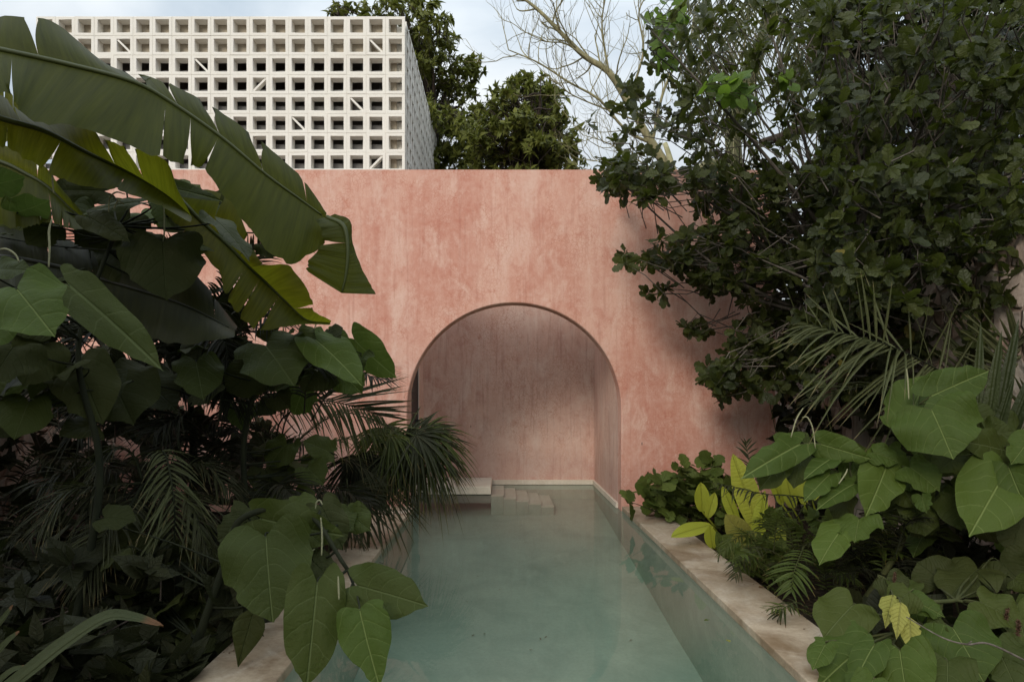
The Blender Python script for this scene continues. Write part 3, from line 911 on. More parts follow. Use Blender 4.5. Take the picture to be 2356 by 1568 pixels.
# ------------------------------------------------------------------ trees beyond the wall
def leafy(poly, d, dd, nclus, root, label, Lr=(0.2, 0.34), group='leafy trees beyond the pink wall'):
    t = thing('leafy_tree', root, label, 'tree', group)
    rng = np.random.default_rng(int(abs(root[0] * 100)) + 5)
    pts = inpoly(poly, nclus, rng)
    ctr = np.mean(np.asarray(poly, float), 0)
    ce = P(ctr[0], ctr[1] + 60, d)
    cents, dirs = [], []
    # clumps: a few dozen centres, rosettes packed round each
    cl = inpoly(poly, 60, rng)
    dep = [d + rng.uniform(-dd, dd) for _ in cl]
    for (x, y) in pts:
        k_ = int(np.argmin([(x - a) ** 2 + (y - b_) ** 2 for a, b_ in cl]))
        q = P(x + rng.normal(0, 9), y + rng.normal(0, 9), dep[k_] + rng.uniform(-dd, dd) * 0.4)
        cents.append(q)
        dirs.append(nrm(q - ce) * .7 + rng.normal(0, 0.6, 3) + np.array([0, -0.35, 0.25]))
    mb, tw = MB(), MB()
    rosettes(mb, tw, cents, dirs, T_LANCE, 8, 14, (Lr[0] * .6, Lr[1] * .8), 0.24, (30, 130), 0.5, ce, 0.4, 0.25, 0.08, rng, 0.8, 0.008)
    mb.build('crown', M_TREE, t)
    ro = np.array(root)
    tr = MB()
    top = ce + np.array([0, 0, 0.2])
    tr.tube([ro, ro + (top - ro) * .5 + np.array([.2, 0, 0]), top], [.28, .2, .1], 8, 12)
    tr.build('trunk', M_BARKD, t)
    for a, b_ in cl[:26]:
        q = P(a, b_, d + rng.uniform(-dd, dd))
        tw.tube([ce + np.array([0, 0, -.8]), (ce + q) / 2 + rng.normal(0, .25, 3), q], [.07, .04, .012], 5, 8, cap=False)
    tw.build('branch', M_BARKD, t)
leafy([(805, 45), (850, 8), (905, -30), (960, -10), (1010, 15), (1045, 60), (1035, 110), (1060, 130), (1100, 135), (1106, 180), (1075, 215), (1045, 225), (1062, 262), (1090, 300), (1092, 345), (1060, 420), (900, 440), (890, 200), (870, 80)], 21, 1.6, 900, (-2.4, 21, -0.12), 'tall leafy tree rising directly behind the white block screen building')
leafy([(1085, 420), (1075, 330), (1085, 260), (1130, 215), (1195, 165), (1250, 180), (1275, 195), (1300, 245), (1325, 330), (1338, 420)], 17.5, 1.3, 840, (0.4, 17.5, -0.12), 'rounded leafy tree above the arch beside the bare branches', (0.17, 0.29))
leafy([(755, 45), (775, 0), (800, 15), (815, 45)], 22, 0.6, 22, (-5.4, 22, -0.12), 'leafy tree tip showing just over the white screen roofline')

t = thing('bare_tree', (3.6, 14.5, -0.12), 'leafless pale olive tree with forking twigs above the wall', 'tree')
m = MB()
tr = [(1720, 640), (1640, 520), (1560, 420), (1500, 330), (1445, 235)]
D0 = 14.0
m.tube([np.array([3.6, 14.5, -.12])] + [P(x, y, D0) for x, y in tr], [.17, .13, .062], 9, 30)
m.build('trunk', M_BARE, t)
m = MB()
rng = np.random.default_rng(21)
limbs = [([(1445, 235), (1400, 165), (1345, 130), (1290, 75), (1235, 20), (1180, -20)], .075), ([(1400, 165), (1385, 60), (1395, -20)], .026),
         ([(1500, 330), (1440, 300), (1380, 230), (1310, 190), (1240, 145), (1170, 115)], .034), ([(1470, 280), (1330, 225), (1280, 190)], .02),
         ([(1345, 130), (1300, 100), (1255, 95), (1200, 70)], .02), ([(1445, 235), (1480, 120), (1470, 30), (1500, -30)], .028),
         ([(1560, 420), (1470, 370), (1400, 330), (1340, 310)], .02), ([(1600, 470), (1500, 400), (1420, 380), (1345, 365)], .018), ([(1500, 330), (1530, 200), (1590, 80), (1600, -20)], .034),
         ([(1600, 470), (1640, 330), (1700, 180), (1720, 40)], .034)]
for pl, r in limbs:
    dd = D0 + rng.uniform(-.5, .5)
    pts = catmull([P(x, y, D0 + (dd - D0) * i / len(pl)) for i, (x, y) in enumerate(pl)], 16)
    m.tube(pts, [r, r * .3], 6, cap=False)
    for i in list(range(2, 16)) + [5, 9, 13]:
        tg = nrm(pts[min(i + 1, 15)] - pts[i - 1])
        grow(m, pts[i], tg + rng.normal(0, .75, 3) + np.array([0, 0, .35]), rng.uniform(.35, .9), r * .2 + .0045, 2, rng, 0.55, 0.25)
m.build('branch', M_BARE, t)

t = thing('palm_tree', (5.6, 13.5, -0.12), 'tall palm with pale stem and hanging fronds glimpsed through the fig leaves', 'palm')
m = MB()
m.tube([np.array([5.6, 13.5, -.12]), P(1690, 380, 13.3), P(1720, 200, 13.2), P(1800, -40, 13.2)], [.17, .15, .13], 9, 16)
m.tube([np.array([5.7, 13.5, -.12]), P(1680, 420, 13.0), P(1570, 420, 13.4), P(1530, 330, 13.6)], [.10, .09, .05], 8, 16)
m.build('trunk', M_PALMTR, t)
rng = np.random.default_rng(4)
for i in range(16):
    fm = MB(); fr = MB()
    x1 = 1560 + i * 27 + rng.uniform(-12, 12)
    c0 = P(1780 + rng.uniform(-60, 60), -60, 12.8)
    frond(fm, fr, [c0, P((x1 + 1780) / 2, -110 + rng.uniform(-20, 30), 12.2), P(x1, 20 + rng.uniform(-40, 80), 11.6), P(x1 + rng.uniform(-20, 20), 280 + rng.uniform(-80, 190), 11.4)], 46, .75, .020, 70, 25, .55, (0, 0, 1), .02)
    fo = fm.build('frond', M_PALMG, t)
    fr.build('rib', M_PALMTR, fo)

# ------------------------------------------------------------------ unseen tree, added to keep the sun off the near left plants
t = thing('added_shade_tree', (-5.8, -2.0, -0.12), 'unseen tree added behind the camera to shade the near left plants', 'tree')
rng = np.random.default_rng(77)
mb, tw = MB(), MB()
c0 = np.array([-5.3, -1.7, 5.0])
cents = [c0 + nrm(rng.normal(0, 1, 3)) * rng.uniform(.3, 1) ** .5 * np.array([3.0, 2.6, 1.7]) for _ in range(400)]
rosettes(mb, tw, cents, [nrm(q - c0) for q in cents], T_LANCE, 8, 12, (.22, .38), .26, (30, 100), .5, c0, .15, .2, .08, rng, .5, .008)
mb.build('crown', M_TREE, t)
for q in cents[::16]:
    tw.tube([c0 + np.array([0, 0, -1.6]), (c0 + q) / 2 + np.array([0, 0, -.3]), q], [.07, .03, .01], 5, 8, cap=False)
tw.build('branch', M_BARKD, t)
m = MB()
m.tube([(-5.8, -2.0, -.12), (-5.6, -1.9, 2.0), c0 + np.array([0, 0, -1.5])], [.3, .22, .14], 10, 12)
m.build('trunk', M_BARKD, t)

# ------------------------------------------------------------------ dark ficus behind, top corner
t = thing('ficus_tree', (7.5, 11.5, -0.12), 'shadowy ficus with dark limbs and hanging aerial roots at the garden corner', 'tree')
rng = np.random.default_rng(31)
mb, tw = MB(), MB()
cents, dirs = [], []
for x, y in inpoly([(1840, -80), (2420, -80), (2420, 760), (2200, 780), (1980, 640), (1900, 420), (1930, 150)], 620, rng):
    cents.append(P(x, y, rng.uniform(9.4, 13)))
    dirs.append(rng.normal(0, .6, 3) + np.array([-.2, -.3, .2]))
rosettes(mb, tw, cents, dirs, T_LANCE, 8, 13, (.2, .36), .24, (30, 100), .5, None, .15, .2, .08, rng, .5, .008)
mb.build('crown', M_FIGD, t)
for pl, r in (([(2500, 150), (2250, 300), (2060, 270), (1900, 285), (1750, 330)], .12), ([(2500, 60), (2350, 40), (2200, 60), (2050, -30)], .16), ([(2250, 300), (2270, 520), (2290, 900)], .16), ([(2170, -60), (2185, 250), (2200, 700)], .12), ([(2080, -50), (2130, 300), (2150, 600)], .08), ([(2500, 480), (2300, 490), (2080, 500), (1880, 520), (1780, 560)], .11)):
    tw.tube([P(x, y, 10.5) for x, y in pl], [r, r * .55], 8, 20, cap=False)
for i in range(46):
    x, y = rng.uniform(1860, 2340), rng.uniform(60, 420)
    q = P(x, y, rng.uniform(10, 11.5))
    ln = rng.uniform(.7, 2.4)
    tw.tube([q, q + np.array([rng.normal(0, .06), 0, -ln * .5]), q + np.array([rng.normal(0, .1), 0, -ln])], [.016, .008], 4, 6, cap=False)
tw.build('branch', M_BARKD, t)
tr = MB()
tr.tube([np.array([7.5, 11.5, -.12]), np.array([7.2, 11.2, 2.5]), P(2280, 300, 10.8)], [.5, .4, .25], 10, 14)
tr.build('trunk', M_BARKD, t)

# ------------------------------------------------------------------ fig tree
t = thing('fig_tree', (4.3, 8.2, -0.12), 'spreading fig tree with lobed dark leaves hanging over the pink wall', 'tree')
rng = np.random.default_rng(3)
mb, tw = MB(), MB()
cents, dirs = [], []
def scatter(poly, n, y0, y1, bias=(-.35, -.45, .25)):
    for x, y in inpoly(poly, n, rng):
        cents.append(P(x, y, rng.uniform(y0, y1)))
        dirs.append(rng.normal(0, .55, 3) + np.array(bias))
scatter([(1510, -20), (1700, -20), (1900, -20), (1930, 180), (1900, 400), (1700, 410), (1480, 400), (1350, 320), (1335, 295), (1400, 215), (1430, 160), (1480, 110)], 150, 7.0, 9.3)
scatter([(1370, 350), (1490, 380), (1700, 400), (1900, 380), (1900, 560), (1760, 640), (1640, 560), (1590, 470), (1555, 440), (1470, 460), (1425, 455)], 225, 7.3, 9.3)
scatter([(1880, -20), (2400, -20), (2400, 380), (1890, 400)], 390, 5.8, 8.6)
scatter([(1880, 380), (2400, 360), (2400, 720), (1880, 700)], 480, 5.6, 8.6)
scatter([(1415, 640), (1445, 575), (1530, 545), (1600, 530), (1680, 560), (1760, 640), (1760, 700), (1660, 700), (1600, 645), (1545, 615), (1480, 610)], 95, 7.7, 9.2)
scatter([(1468, 668), (1540, 660), (1536, 674), (1480, 676)], 5, 8.4, 8.9)
scatter([(1375, 412), (1420, 425), (1445, 450), (1400, 440)], 5, 8.2, 8.7)
scatter([(1570, 755), (1605, 725), (1632, 740), (1615, 772)], 8, 8.6, 9.1)
scatter([(1610, 860), (1660, 800), (1720, 720), (1800, 690), (1850, 800), (1820, 900), (1730, 900), (1660, 930), (1645, 900)], 125, 7.6, 9.2)
scatter([(1760, 570), (1900, 570), (1920, 720), (1780, 720)], 45, 7.6, 9.0)
scatter([(2200, 640), (2400, 640), (2400, 860), (2260, 860)], 50, 5.8, 7.2)
scatter([(1790, 690), (2400, 690), (2400, 940), (2100, 920), (1850, 900)], 310, 6.6, 9.2)
rosettes(mb, tw, cents, dirs, T_FIG, 6, 10, (.08, .195), .29, (25, 120), .5, np.array([4.6, 8.4, 3.2]), .16, .22, .22, rng, .35, .006)
mb.build('crown', M_FIG, t)
hub = np.array([4.2, 8.2, 2.6])
for i in rng.choice(len(cents), 110, replace=False):
    q = cents[i]
    mdl = hub * .5 + q * .5 + rng.normal(0, .22, 3) + np.array([0, 0, .15])
    tw.tube([hub + rng.normal(0, .2, 3), mdl, q], [.035, .02, .007], 5, 10, cap=False)
tw.build('branch', M_TWIG, t)
m = MB()
m.tube([np.array([4.3, 8.2, -.12]), np.array([4.35, 8.25, 1.2]), hub + np.array([0, 0, .6])], [.16, .12, .08], 9, 12)
m.tube([hub, P(2000, 515, 8.0), P(1900, 520, 8.0)], [.09, .04], 7, 8)
m.tube([hub, P(2200, 470, 7.6), P(2420, 380, 7.2)], [.09, .05], 7, 8)
m.build('trunk', M_BARK, t)

def vine(label, root, items, mat=M_VINE, nm='climbing_vine'):
    t = thing(nm, root, label, 'vine')
    mb, st = MB(), MB()
    prev = None
    for poly, n, d, Lr in items:
        pp = [P(x, y, d + RNG.uniform(-.25, .25)) for x, y in inpoly(poly, n, RNG)]
        E = nrm(RNG.normal(0, .6, (n, 3)) + np.array([0, -.2, -.6]))
        N_ = nrm(RNG.normal(0, .3, (n, 3)) + np.array([0, -.8, .5]))
        Ls = RNG.uniform(Lr[0], Lr[1], n)
        place(mb, T_HEART_S, np.array(pp), E, N_, Ls, Ls * .42, .15, .15, .1, .1)
        pp.sort(key=lambda q: -q[2])
        if prev is not None:
            st.tube([prev, (prev + pp[0]) / 2 + np.array([0, 0, -.06]), pp[0]], .004, 4, 8, cap=False)
        prev = pp[0]
        for a, b_ in zip(pp[:-1], pp[1:]):
            st.tube([a, (a + b_) / 2 + RNG.normal(0, .03, 3), b_], .004, 4, 4, cap=False)
    top = min((q for q in [P(*items[0][0][0], items[0][2])]), key=lambda q: q[2])
    st.tube([np.array(root), (np.array(root) + top) / 2 + np.array([.3, .3, 0]), top], .006, 4, 14, cap=False)
    mb.build('foliage', mat, t)
    st.build('stem', M_STEM, t)
vine('bright green climbing vine sprig hanging among dark fig leaves', (4.0, 7.6, -0.12), [([(1615, 190), (1650, 160), (1700, 170), (1735, 210), (1715, 245), (1690, 215), (1640, 232)], 34, 7.0, (.10, .19)), ([(1790, 160), (1830, 150), (1835, 190), (1800, 215)], 5, 7.1, (.09, .14))])
vine('bright green vine trailing down beside the bare pale branches', (3.7, 8.6, -0.12), [([(1490, 20), (1540, -10), (1600, 40), (1570, 110), (1560, 160), (1520, 190), (1500, 120)], 46, 8.0, (.1, .17))])

# ------------------------------------------------------------------ banana plant
def blade(Mp, Up, Lp, dm, du, dl, tears=(), N=64, nt_=7, bulge=0.06, rag=0.05, seed=0, auto=3):
    """banana blade: midrib, upper edge and lower edge as matching point rows; tears = (side, position, gap)"""
    rng = np.random.default_rng(seed)
    k_ = len(Mp)
    dm, du, dl = [np.broadcast_to(np.asarray(q, float), (k_,)) for q in (dm, du, dl)]
    M = np.array([P(x, y, d) for (x, y), d in zip(Mp, dm)])
    E = {1: np.array([P(x, y, d) for (x, y), d in zip(Up, du)]), -1: np.array([P(x, y, d) for (x, y), d in zip(Lp, dl)])}
    big = 400
    Mc = catmull(M, big)
    Ec = {q: catmull(E[q], big) for q in E}
    nfac = nrm(CAM - Mc[big // 2])
    mb = MB()
    def at(arr, s):
        q = np.clip(s, 0, 1) * (big - 1)
        i = np.minimum(q.astype(int), big - 2)
        return arr[i] + (arr[i + 1] - arr[i]) * (q - i)[:, None]
    for sd in (1, -1):
        cuts = [(s0, gp) for s_, s0, gp in tears if s_ == sd]
        for _ in range(auto):
            s0 = rng.uniform(.08, .93)
            if all(abs(s0 - a) > .055 for a, _g in cuts):
                cuts.append((s0, rng.uniform(.004, .016)))
        cuts.sort()
        bnd = [(0.0, 0.0)] + cuts + [(1.0, 0.0)]
        nz = np.convolve(rng.normal(0, 1, N * 3), np.ones(4) / 4, 'same')
        for (s0, g0), (s1, g1) in zip(bnd[:-1], bnd[1:]):
            n = max(3, int(round((s1 - s0) * N)))
            tilt = rng.normal(0, 0.05)
            tt = np.linspace(0, 1, nt_ + 1)
            vv, uv = [], []
            for i in range(n + 1):
                s = s0 + (s1 - s0) * i / n
                sh = tt ** 1.4 * ((g0 * 0.5 if i == 0 else 0) - (g1 * 0.5 if i == n else 0))
                ends = min(i, n - i) / 2.0
                w_ = 1 + rag * nz[int(s * N * 2.9)] - (0.05 if ends < 0.5 and (g0 or g1) else 0)
                a, e_ = at(Mc, np.full(nt_ + 1, s)), at(Ec[sd], s + sh)
                p = a + (e_ - a) * (tt * w_)[:, None]
                wl = np.linalg.norm(e_ - a, axis=1)[:, None]
                p = p + nfac * (bulge * np.sin(math.pi * tt * .9) + tilt * tt ** 2)[:, None] * wl * 2 + nfac * (0.05 * wl * np.sin(s * 34 + 2 * sd + rng.normal(0, .4)) * tt[:, None] ** 2)
                vv.append(p)
                uv.append(np.stack([sd * tt * w_, np.full(nt_ + 1, s)], 1))
            k = nt_ + 1
            ff = [[i * k + j, (i + 1) * k + j, (i + 1) * k + j + 1, i * k + j + 1] for i in range(n) for j in range(nt_)]
            mb.add(np.concatenate(vv), ff, np.concatenate(uv))
    rib = MB()
    rib.tube(Mc[::10] + nfac * 0.004, [.020, .014, .006], 6)
    return mb, rib

def banana_leaf(t, mat, ribm, *a, **k):
    mb, rib = blade(*a, **k)
    o = mb.build('leaf', mat, t)
    rib.build('midrib', ribm, o)

t = thing('banana_plant', (-3.4, 4.0, -0.12), 'banana plant with huge torn leaves arching in front of the block screen and pink wall', 'banana plant')
m = MB()
m.tube([(-3.4, 4.0, -.12), (-3.45, 4.0, 1.2), (-3.3, 4.05, 2.5)], [.14, .12, .08], 12, 14)
m.build('stem', M_STEMD, t)
banana_leaf(t, M_BAN, M_RIB,
    [(-120, 90), (0, 115), (153, 148), (307, 189), (400, 240), (511, 317), (613, 402), (700, 465), (748, 500)],
    [(-150, 20), (0, 38), (120, 50), (250, 150), (365, 182), (478, 238), (593, 318), (690, 405), (752, 490)],
    [(-140, 215), (20, 215), (70, 270), (215, 300), (400, 372), (470, 395), (560, 505), (655, 600), (745, 560)],
    [3.9, 4.0, 4.1, 4.2, 4.3, 4.4, 4.5, 4.6, 4.65], [4.1, 4.2, 4.3, 4.4, 4.4, 4.5, 4.6, 4.65, 4.65], [3.7, 3.8, 3.9, 4.0, 4.15, 4.25, 4.35, 4.45, 4.6],
    [(1, .20, .035), (1, .43, .10), (1, .62, .05), (1, .74, .06), (-1, .15, .05), (-1, .545, .05)], seed=1)
banana_leaf(t, M_BAN, M_RIB,                     # the folded, hanging tip
    [(752, 500), (790, 520), (800, 570), (796, 630), (786, 674)],
    [(725, 505), (740, 530), (738, 565), (712, 600), (704, 622)],
    [(770, 492), (806, 508), (812, 560), (838, 628), (866, 676)],
    [4.62, 4.58, 4.56, 4.55, 4.55], 4.5, 4.62, [(1, .45, .10)], 26, 5, .05, .04, 2, 0)
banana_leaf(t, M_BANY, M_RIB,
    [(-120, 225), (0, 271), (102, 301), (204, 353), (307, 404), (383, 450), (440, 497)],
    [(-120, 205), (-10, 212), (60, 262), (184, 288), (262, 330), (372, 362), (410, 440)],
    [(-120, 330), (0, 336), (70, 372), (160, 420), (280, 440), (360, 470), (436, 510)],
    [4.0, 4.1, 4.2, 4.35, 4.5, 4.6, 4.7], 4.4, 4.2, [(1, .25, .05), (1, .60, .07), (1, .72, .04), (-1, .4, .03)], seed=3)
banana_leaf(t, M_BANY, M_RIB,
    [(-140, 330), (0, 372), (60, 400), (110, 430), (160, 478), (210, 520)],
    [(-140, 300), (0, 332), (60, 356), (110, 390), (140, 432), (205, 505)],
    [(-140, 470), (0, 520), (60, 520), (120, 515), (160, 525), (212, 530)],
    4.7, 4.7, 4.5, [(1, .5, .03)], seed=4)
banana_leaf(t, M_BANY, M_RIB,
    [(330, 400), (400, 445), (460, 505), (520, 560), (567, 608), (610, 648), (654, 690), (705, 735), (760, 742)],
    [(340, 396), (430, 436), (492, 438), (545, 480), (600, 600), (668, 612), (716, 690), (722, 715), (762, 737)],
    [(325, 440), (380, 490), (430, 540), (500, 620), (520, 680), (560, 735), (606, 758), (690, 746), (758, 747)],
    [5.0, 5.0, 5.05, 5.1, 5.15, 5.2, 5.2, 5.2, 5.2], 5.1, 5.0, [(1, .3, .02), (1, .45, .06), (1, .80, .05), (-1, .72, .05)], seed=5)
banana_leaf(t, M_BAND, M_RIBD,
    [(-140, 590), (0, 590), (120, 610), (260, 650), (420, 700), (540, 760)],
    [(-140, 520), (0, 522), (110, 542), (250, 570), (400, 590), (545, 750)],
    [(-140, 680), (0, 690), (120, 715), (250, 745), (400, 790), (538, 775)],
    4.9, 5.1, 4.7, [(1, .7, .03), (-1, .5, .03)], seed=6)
banana_leaf(t, M_BANY, M_RIB,
    [(-160, 300), (-60, 300), (20, 300), (45, 290)], [(-160, 205), (-60, 205), (20, 212), (52, 262)], [(-160, 380), (-60, 370), (10, 330), (48, 296)], 4.8, 4.8, 4.8, [(-1, .5, .04)], 24, seed=7)

# ------------------------------------------------------------------ big heart-leaved shrubs
def hoja(root, label, stem, leaves, spikes, mat, stemmat, nm='heart_leaf_shrub', group='big heart-leaved shrubs round the pool', extra=()):
    t = thing(nm, root, label, 'shrub', group)
    sp = catmull([root] + [P(*q) for q in stem], 30)
    m = MB()
    m.tube(sp, [.028, .02, .012], 8)
    for lf in leaves:
        kw = dict(lf[-1]) if isinstance(lf[-1], dict) else {}
        mt = kw.pop('mat', mat)
        core = lf[:-1] if isinstance(lf[-1], dict) else lf
        mb, b_, e = handleaf(*core, **kw)
        mb.build('leaf', mt, t)
        dist = np.linalg.norm(sp - b_, axis=1) + 0.6 * np.maximum(0, sp[:, 2] - b_[2] + 0.05)
        q = sp[int(np.argmin(dist))]
        m.tube([b_ + e * .01, b_ - e * .05 + np.array([0, .04, -.03]), (b_ + q) / 2 + np.array([0, .05, -.02]), q], [.005, .006, .009], 6, 12, cap=False)
    for poly, n_e, d0, d1, h0, h1, mts in extra:
        for (x, y) in inpoly(poly, n_e, RNG):
            d = RNG.uniform(d0, d1)
            b_ = P(x, y, d)
            e = nrm(np.array([RNG.normal(0, .75), RNG.uniform(-.9, .1), RNG.uniform(-.95, .15)]))
            hw_ = RNG.uniform(h0, h1) * d / F
            n = nrm(np.array([RNG.normal(0, .45), RNG.uniform(-.9, 0), RNG.uniform(.25, 1)]))
            mb = MB()
            place(mb, T(HEART if RNG.random() < .75 else BROAD, 22, 4, .12, RNG.uniform(.02, .07), RNG), b_, e, n, hw_ * RNG.uniform(1.25, 1.7), hw_, RNG.uniform(.05, .35), RNG.uniform(.05, .35), RNG.uniform(0, .3), RNG.uniform(.08, .2), quilt=.03, nv=4.2)
            mb.build('leaf', mts[RNG.integers(0, len(mts))], t)
            q = sp[int(np.argmin(np.linalg.norm(sp - b_, axis=1)))]
            m.tube([b_ + e * .01, b_ - e * .05 + np.array([0, .03, -.02]), (b_ + q) / 2 + np.array([0, .06, -.02]), q], [.003, .0045, .007], 5, 10, cap=False)
    m.build('stem', stemmat, t)
    for pts in spikes:
        m = MB()
        d = pts[0]
        m.tube([P(x, y, d) for x, y in pts[1:]], [.004, .0052, .0055, .003], 7, 16)
        m.build('flower_spike', M_SPIKE, t)

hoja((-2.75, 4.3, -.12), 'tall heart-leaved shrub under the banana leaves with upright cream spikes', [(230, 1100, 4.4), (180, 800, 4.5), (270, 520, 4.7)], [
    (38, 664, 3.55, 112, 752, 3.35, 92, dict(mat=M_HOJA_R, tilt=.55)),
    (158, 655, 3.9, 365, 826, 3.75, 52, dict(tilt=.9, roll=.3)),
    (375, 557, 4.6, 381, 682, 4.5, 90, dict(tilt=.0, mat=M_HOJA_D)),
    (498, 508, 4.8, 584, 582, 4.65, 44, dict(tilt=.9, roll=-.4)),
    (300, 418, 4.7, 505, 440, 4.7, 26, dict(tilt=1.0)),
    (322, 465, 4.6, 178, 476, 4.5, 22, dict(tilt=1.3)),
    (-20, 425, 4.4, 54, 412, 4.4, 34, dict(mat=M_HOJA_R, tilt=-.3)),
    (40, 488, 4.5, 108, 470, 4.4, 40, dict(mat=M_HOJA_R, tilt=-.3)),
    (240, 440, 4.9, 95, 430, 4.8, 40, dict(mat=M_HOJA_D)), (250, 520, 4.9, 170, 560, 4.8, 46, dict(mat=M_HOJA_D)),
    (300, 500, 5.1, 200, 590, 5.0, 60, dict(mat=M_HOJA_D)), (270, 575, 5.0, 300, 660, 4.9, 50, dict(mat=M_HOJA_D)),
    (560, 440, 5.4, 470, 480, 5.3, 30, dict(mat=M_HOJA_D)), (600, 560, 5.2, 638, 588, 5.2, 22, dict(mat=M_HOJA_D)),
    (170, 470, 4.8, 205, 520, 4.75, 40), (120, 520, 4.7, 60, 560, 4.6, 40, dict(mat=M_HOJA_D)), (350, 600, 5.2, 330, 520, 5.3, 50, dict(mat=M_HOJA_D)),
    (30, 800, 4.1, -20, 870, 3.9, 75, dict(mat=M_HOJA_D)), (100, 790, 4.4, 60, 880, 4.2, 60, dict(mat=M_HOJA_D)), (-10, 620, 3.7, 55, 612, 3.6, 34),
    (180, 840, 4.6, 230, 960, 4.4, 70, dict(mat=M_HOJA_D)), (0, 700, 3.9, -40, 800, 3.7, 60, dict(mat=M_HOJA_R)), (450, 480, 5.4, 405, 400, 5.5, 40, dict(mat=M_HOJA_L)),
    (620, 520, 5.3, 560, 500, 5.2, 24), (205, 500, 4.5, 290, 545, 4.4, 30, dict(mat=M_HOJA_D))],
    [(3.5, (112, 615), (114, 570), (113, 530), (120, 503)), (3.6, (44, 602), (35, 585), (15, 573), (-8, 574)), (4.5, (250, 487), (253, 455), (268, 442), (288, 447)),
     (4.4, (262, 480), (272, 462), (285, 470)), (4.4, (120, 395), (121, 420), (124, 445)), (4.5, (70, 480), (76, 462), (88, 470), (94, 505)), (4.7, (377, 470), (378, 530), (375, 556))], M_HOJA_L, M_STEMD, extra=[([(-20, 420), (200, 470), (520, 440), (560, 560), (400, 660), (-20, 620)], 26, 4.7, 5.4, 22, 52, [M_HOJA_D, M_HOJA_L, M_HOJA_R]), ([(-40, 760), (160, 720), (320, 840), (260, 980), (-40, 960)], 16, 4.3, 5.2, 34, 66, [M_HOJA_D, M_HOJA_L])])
hoja((-1.95, 5.5, -.12), 'heart-leaved shrub in front of the arch side with bright green upper leaves', [(560, 1050, 5.5), (610, 860, 5.4), (740, 765, 5.4)], [
    (612, 795, 5.2, 672, 872, 4.95, 82, dict(tilt=.35)),
    (728, 782, 5.2, 832, 868, 4.95, 52, dict(mat=M_HOJA_R, tilt=.6)),
    (690, 775, 5.3, 740, 800, 5.2, 36, dict(mat=M_HOJA_L)),
    (815, 780, 5.5, 903, 870, 5.4, 44, dict(mat=M_HOJA_R, tilt=-.1, roll=.5)),
    (249, 858, 4.9, 306, 962, 4.7, 95, dict(mat=M_HOJA_D)), (452, 832, 5.1, 467, 912, 4.95, 56, dict(mat=M_HOJA_L)),
    (540, 775, 5.6, 500, 830, 5.5, 40, dict(mat=M_HOJA_D)), (590, 850, 5.4, 520, 900, 5.3, 50, dict(mat=M_HOJA_D)), (735, 830, 5.6, 700, 900, 5.5, 60, dict(mat=M_HOJA_D)),
    (780, 850, 5.7, 830, 900, 5.6, 40, dict(mat=M_HOJA_R, tilt=-.1)), (640, 760, 5.7, 590, 770, 5.6, 30), (330, 870, 5.4, 400, 930, 5.2, 60, dict(mat=M_HOJA_D)),
    (760, 1040, 6.0, 700, 1010, 5.9, 36, dict(tilt=.7)), (690, 1070, 5.9, 735, 1110, 5.8, 36, dict(mat=M_HOJA_L)), (610, 1080, 5.8, 650, 1150, 5.7, 46, dict(mat=M_HOJA_D)),
    (470, 790, 5.6, 420, 830, 5.5, 40, dict(mat=M_HOJA_D)), (760, 765, 5.6, 800, 775, 5.5, 18, dict(mat=M_HOJA_R))],
    [(5.2, (652, 766), (651, 720), (649, 675)), (5.3, (722, 760), (732, 735), (745, 730))], M_HOJA_L, M_STEMD, extra=[([(420, 790), (520, 770), (700, 770), (860, 800), (850, 890), (640, 960), (420, 930)], 24, 5.3, 6.1, 24, 54, [M_HOJA_L, M_HOJA_R, M_HOJA_D]), ([(560, 980), (760, 1000), (770, 1130), (600, 1160)], 12, 5.6, 6.2, 26, 46, [M_HOJA_L, M_HOJA_D])])
